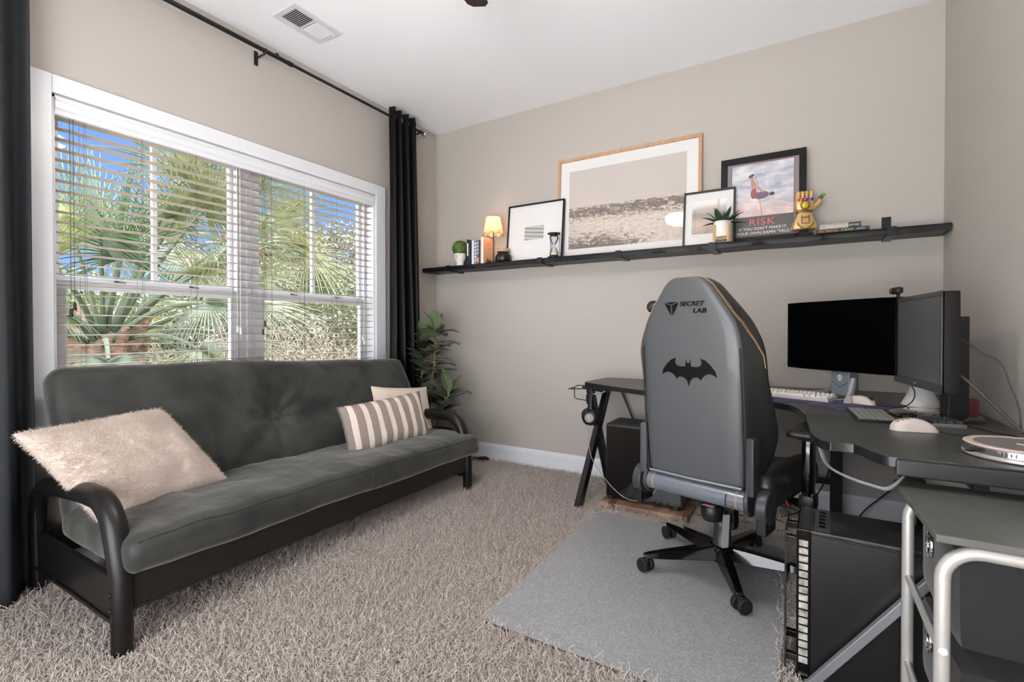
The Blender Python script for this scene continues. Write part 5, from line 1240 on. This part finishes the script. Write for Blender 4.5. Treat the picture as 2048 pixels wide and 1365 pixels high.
def sec(l):
    z, hb, hw, dw, dc = l; y0 = -.34 - RC * (z - .47)
    P_ = [(-hb * .5, 0), (0, 0), (hb * .5, 0), (hb * .92, .001), (hb, .010), (hb * .6 + hw * .4, dw * .45), (hw, dw * .88), (hw - .004, dw), (hw - .028, dw + .006), (hb * .66, dc * .8 + dw * .2), (hb * .35, dc), (0, dc * .98)]
    P_ += [(-x, y) for x, y in P_[10:3:-1]] + [(-hb * .92, .001)]
    return [(x, y0 + y, z) for x, y in P_]
import itertools
def loft(levels, m, name, parent, ang=40, sub=1):
    o = MB(); nb = len(levels[0]); vs = list(itertools.chain(*levels)); N = len(levels)
    fs = [(i * nb + k, i * nb + (k + 1) % nb, (i + 1) * nb + (k + 1) % nb, (i + 1) * nb + k) for i in range(N - 1) for k in range(nb)]
    fs += [tuple(range(nb - 1, -1, -1)), tuple(range((N - 1) * nb, N * nb))]
    q = o.add(vs, fs).build(name, m, parent, ang=ang, sub=sub, merge=True); return q
def lerp(a, b, k): return tuple(x + (y - x) * k for x, y in zip(a, b))
LV = []
for i in range(len(lv) - 1):
    for k in (0, .5): LV.append(lerp(lv[i], lv[i + 1], k))
LV.append(lv[-1])
secs = [sec(l) for l in LV]
nb = len(secs[0])
bk = loft(secs, [M_lea, M_lea2], 'backrest', t, 80, 1)
for p in bk.data.polygons:   # side and front panels are darker leather
    c = p.center; z = c.z; yb = -.34 - RC * (z - .47)
    if c.y > yb + .012: p.material_index = 1
# stitched seams up both rear edges
for s in (1, -1):
    pts1 = []; pts2 = []
    for l in LV:
        if l[0] < .90: continue
        q = sec(l)
        z = l[0]; k1, k2 = q[4], q[5]
        f_ = max(0, min(1, (1.10 - z) / .16))
        a = V(q[4]).lerp(V(q[6]), .10 + .78 * f_); b = V(q[4]).lerp(V(q[6]), .22 + .68 * f_)
        a.x = a.x * s; b.x = b.x * s; a.x += s * .0015; b.x += s * .0015
        pts1.append(a); pts2.append(b)
    MB().tube(pts1, .0007, 5).build('stitching', M_gold_thread, bk); MB().tube(pts2, .0007, 5).build('stitching', M_gold_thread, bk)
    e_ = [V((s * (l[1] - .002), -.34 - RC * (l[0] - .47) + .004, l[0])) for l in LV if l[0] < 1.0]
    MB().tube(e_, .0032, 6).build('back_piping', M_lea2, bk)
MB().tube([(-.18, -.341, .475), (0, -.342, .473), (.18, -.341, .475)], .0045, 6).build('back_piping', mat('piping_shine', (120, 124, 130), .35), bk)
# emblem frame on the back plane: local x right, local y up along the recline
tl = math.atan(RC)
def onback(z, off=.0014): return (0, -.34 - RC * (z - .47) - off, z)
RB = (R(90) + tl, 0, 0)
# emblem of a bat, wings spread
half_ = [(0, -.052), (.006, -.036), (.018, -.028), (.030, -.027), (.040, -.034), (.046, -.026), (.058, -.018), (.072, -.016), (.090, -.024), (.086, -.010), (.072, .006), (.056, .018), (.040, .023), (.044, .014), (.042, .006), (.034, .001), (.022, 0), (.009, .001), (.0085, .010), (.007, .020), (.0055, .011), (.0, .010)]
poly = half_ + [(-x, y) for x, y in half_[-2:0:-1]]
b = MB(); b.prism([(x * 1.18, y * 1.42) for x, y in poly], 0, .0018)
bo = b.build('bat_emblem', mat('emblem_black', (5, 5, 6), .4, spec=.15), bk, loc=onback(.902, .0006), rot=RB, smooth=False)
text('logo_lettering', 'SECRET', .0235, bpy.data.materials['emblem_black'], bk, (-.024, onback(1.128)[1] - .0030, 1.128), RB, .0004, 'LEFT', shear=.25, sx=1.15, bold=.0005)
text('logo_lettering', 'LAB', .0235, bpy.data.materials['emblem_black'], bk, (.026, onback(1.102)[1] - .0026, 1.102), RB, .0004, 'LEFT', shear=.15, sx=1.25, bold=.0005)
o = MB()
for tri in ([(-.026, .020), (.0, .012), (.026, .020)], [(-.028, .017), (-.003, .009), (-.003, -.030)], [(.028, .017), (.003, .009), (.003, -.030)]): o.prism(tri[::-1], 0, .0008)
o.build('logo_mark', bpy.data.materials['emblem_black'], bk, loc=(-.056, onback(1.124)[1] - .0028, 1.124), rot=RB, smooth=False)
# side plastic supports and hinges
for s in (1, -1):
    x = s * .206
    MB().prism([(s * .192, -.345), (s * .222, -.350), (s * .226, -.30), (s * .210, -.27), (s * .192, -.29)][::s], .455, .66).build('side_support', mat('hinge_plastic', (52, 54, 57), .4) if s == 1 else bpy.data.materials['hinge_plastic'], t, bevel=.006, seg=3)
    h = MB().cyl((s * .222, -.285, .415), (s * .262, -.285, .415), .062, n=32).build('hinge_cover', bpy.data.materials['hinge_plastic'], t, bevel=.008, seg=3)
    MB().cyl((s * .188, -.30, .43), (s * .206, -.30, .43), .058, n=32).build('hinge_plate', bpy.data.materials['hinge_plastic'], h, bevel=.006)
    MB().box((s * .242, -.285, .375), (.035, .10, .10)).build('bracket', M_black, h, bevel=.006)
    MB().cyl((s * .262, -.27, .395), (s * .2635, -.27, .395), .007, n=12).build('screw_hole', M_blackg, h)
rl = MB().cyl((-.205, -.318, .428), (.205, -.318, .428), .036, n=28).build('rear_bolster', mat('bolster_leather', (98, 103, 112), .32, bump=(420, .15, .001), coat=.3), t, bevel=.006)
for x in (-.165, -.160, .165, .160): MB().tube([(x, -.318 + .0365 * cos(a), .428 + .0365 * sin(a)) for a in [2 * pi * i / 24 for i in range(24)]], .0008, 5, close=True).build('stitching', M_gold_thread, rl)
MB().tube([(.13, -.350, .45), (.128, -.358, .425), (.13, -.352, .395), (.145, -.345, .385), (.15, -.348, .42)], .0018, 5).build('tag_string', M_rubber, rl)
# seat
def seatf(p):
    x, y, z = p; up = max(0, z / .05)
    bol = .035 * math.exp(-((abs(x) - .225) / .05) ** 2) * up
    return (x * (1 + .03 * sin(y * 5)), y, z + bol - .012 * up * (y > .18) * ((y - .18) / .1) ** 2 - .01 * up)
st_ = MB().rbox((0, -.01, .440), (.545, .52, .105), .035, (22, 20, 6), seatf).build('seat', M_lea2, t, ang=70)
for s in (1, -1): MB().tube([(s * .245, y, .492 - (.012 * ((y - .18) / .1) ** 2 if y > .18 else 0)) for y in [-.24 + .47 * i / 12 for i in range(13)]], .0013, 5).build('stitching', mat('grey_thread', (130, 128, 124), .6) if s == 1 else bpy.data.materials['grey_thread'], st_)
MB().b2((-.20, -.20, .365), (.20, .18, .388)).build('seat_plate', M_blackm, t, bevel=.004)
mech = MB().rbox((0, -.02, .335), (.16, .24, .065), .012, (5, 5, 4)).build('tilt_mechanism', M_black, t, ang=50)
MB().lathe([(.034, .0), (.042, .01), (.042, .05), (.036, .06), (.01, .062)], (.02, -.215, .290), 20).cyl((.02, -.215, .34), (.02, -.12, .345), .018, n=10).build('tension_knob', M_black, mech, ang=50)
MB().b2((-.002, -.252, .352), (.042, -.235, .354)).build('warning_label', mat('pink_label', (214, 150, 160), .5), mech)
MB().rbox((.092, -.20, .325), (.048, .045, .115), .02, (4, 4, 6)).build('hanging_pod', M_blackg, mech, ang=60)
for s in (1, -1):
    MB().b2((s * .10, -.06, .352), (s * .32, .04, .372)).build('armrest_bracket', M_blackm, t, bevel=.004)
    p = MB().rbox((s * .305, -.02, .385), (.055, .075, .06), .01, (4, 4, 4)).build('armrest_base', M_black, t, ang=50)
    MB().rbox((s * .305, -.02, .51), (.040, .064, .225), .012, (4, 4, 6)).build('armrest_post', M_blackg, t, ang=50)
    MB().b2((s * .305 - .02, -.045, .412), (s * .305 + .02, .005, .422)).build('post_collar', M_silver, p, bevel=.002)
    MB().rbox((s * .300, .005, .628), (.060, .10, .022), .008, (4, 4, 3)).build('pad_mount', M_black, t, ang=50)
    MB().rbox((s * .295, .02, .655), (.105, .265, .030), .013, (8, 12, 4), lambda q: (q.x * (1 - .15 * (q.y / .13) ** 2), q.y, q.z - .006 * (q.y / .13) ** 2)).build('armrest_pad', M_black, t, ang=60)
MB().tube([(.17, .0, .372), (.30, -.08, .365), (.345, -.14, .345)], .006, 8).build('height_lever', M_silver, t)
MB().tube([(.245, -.205, .452), (.262, -.15, .415), (.266, -.12, .385)], .004, 6).build('red_lever', mat('red_lever', (180, 60, 50), .4), t)
# column and star base
MB().lathe([(.030, .15), (.030, .30), (.022, .305)], n=24).lathe([(.052, .085), (.050, .10), (.038, .112), (.034, .19), (.035, .215), (.030, .22)], n=28).build('gas_column', mat('column_black', (42, 43, 44), .42), t, ang=50)
MB().lathe([(.048, .045), (.052, .06), (.052, .105), (.046, .112)], n=28).build('hub', M_blackg, t, ang=50)
for k in range(5):
    a = R(-77.8 + 20 + 72 * k); Mz = Matrix.Rotation(a, 4, 'Z')
    L = .335; vs = []
    for (u, w_, zt_, zb_) in ((.03, .034, .110, .052), (.12, .030, .105, .056), (.26, .025, .092, .062), (L - .01, .022, .084, .066), (L + .012, .016, .080, .070)):
        vs += [(u, -w_, zb_), (u, w_, zb_), (u, w_ * .62, zt_), (u, -w_ * .62, zt_)]
    fs = [(i * 4 + q, i * 4 + (q + 1) % 4, i * 4 + 4 + (q + 1) % 4, i * 4 + 4 + q) for i in range(4) for q in range(4)] + [(3, 2, 1, 0), (16, 17, 18, 19)]
    MB().add([Mz @ V(v) for v in vs], fs).build('base_arm', M_blackg, t, bevel=.003, merge=True)
    c_ = Mz @ V((L - .004, 0, 0)); ca = R(95 + 17 * k) if k else R(70)
    if k == 0: ca = R(60)
    dx, dy = cos(ca), sin(ca); ax = V((-dy, dx, 0)); ctr = V((c_.x + dx * .012, c_.y + dy * .012, .0295))
    cs = MB().cyl((c_.x, c_.y, .045), (c_.x, c_.y, .075), .007, n=10).rbox((ctr.x, ctr.y, .050), (.026, .026, .020), .006, (3, 3, 3)).build('caster', M_black, t, ang=50)
    for s in (1, -1):
        w0 = ctr + ax * s * .008; w1 = ctr + ax * s * .027
        MB().cyl(w0, w1, .0295, n=26).build('wheel', M_rubber, cs, bevel=.005, seg=2)
        MB().cyl(w1 - ax * s * .002, w1 + ax * s * .0012, .021, n=22).build('wheel_cap', M_blackg, cs)
# hang tag
t2 = MB().box((0, 0, 0), (.030, .0015, .125)).build('hang_tag', mat('tag_card', (150, 150, 148), .6), chair, loc=(.090, -.255, .275), rot=(0, R(3), R(62)))
for c in chair.children:
    if c.name.split('.')[0] not in ('gas_column', 'hub', 'base_arm', 'caster'): c.location.x += .028
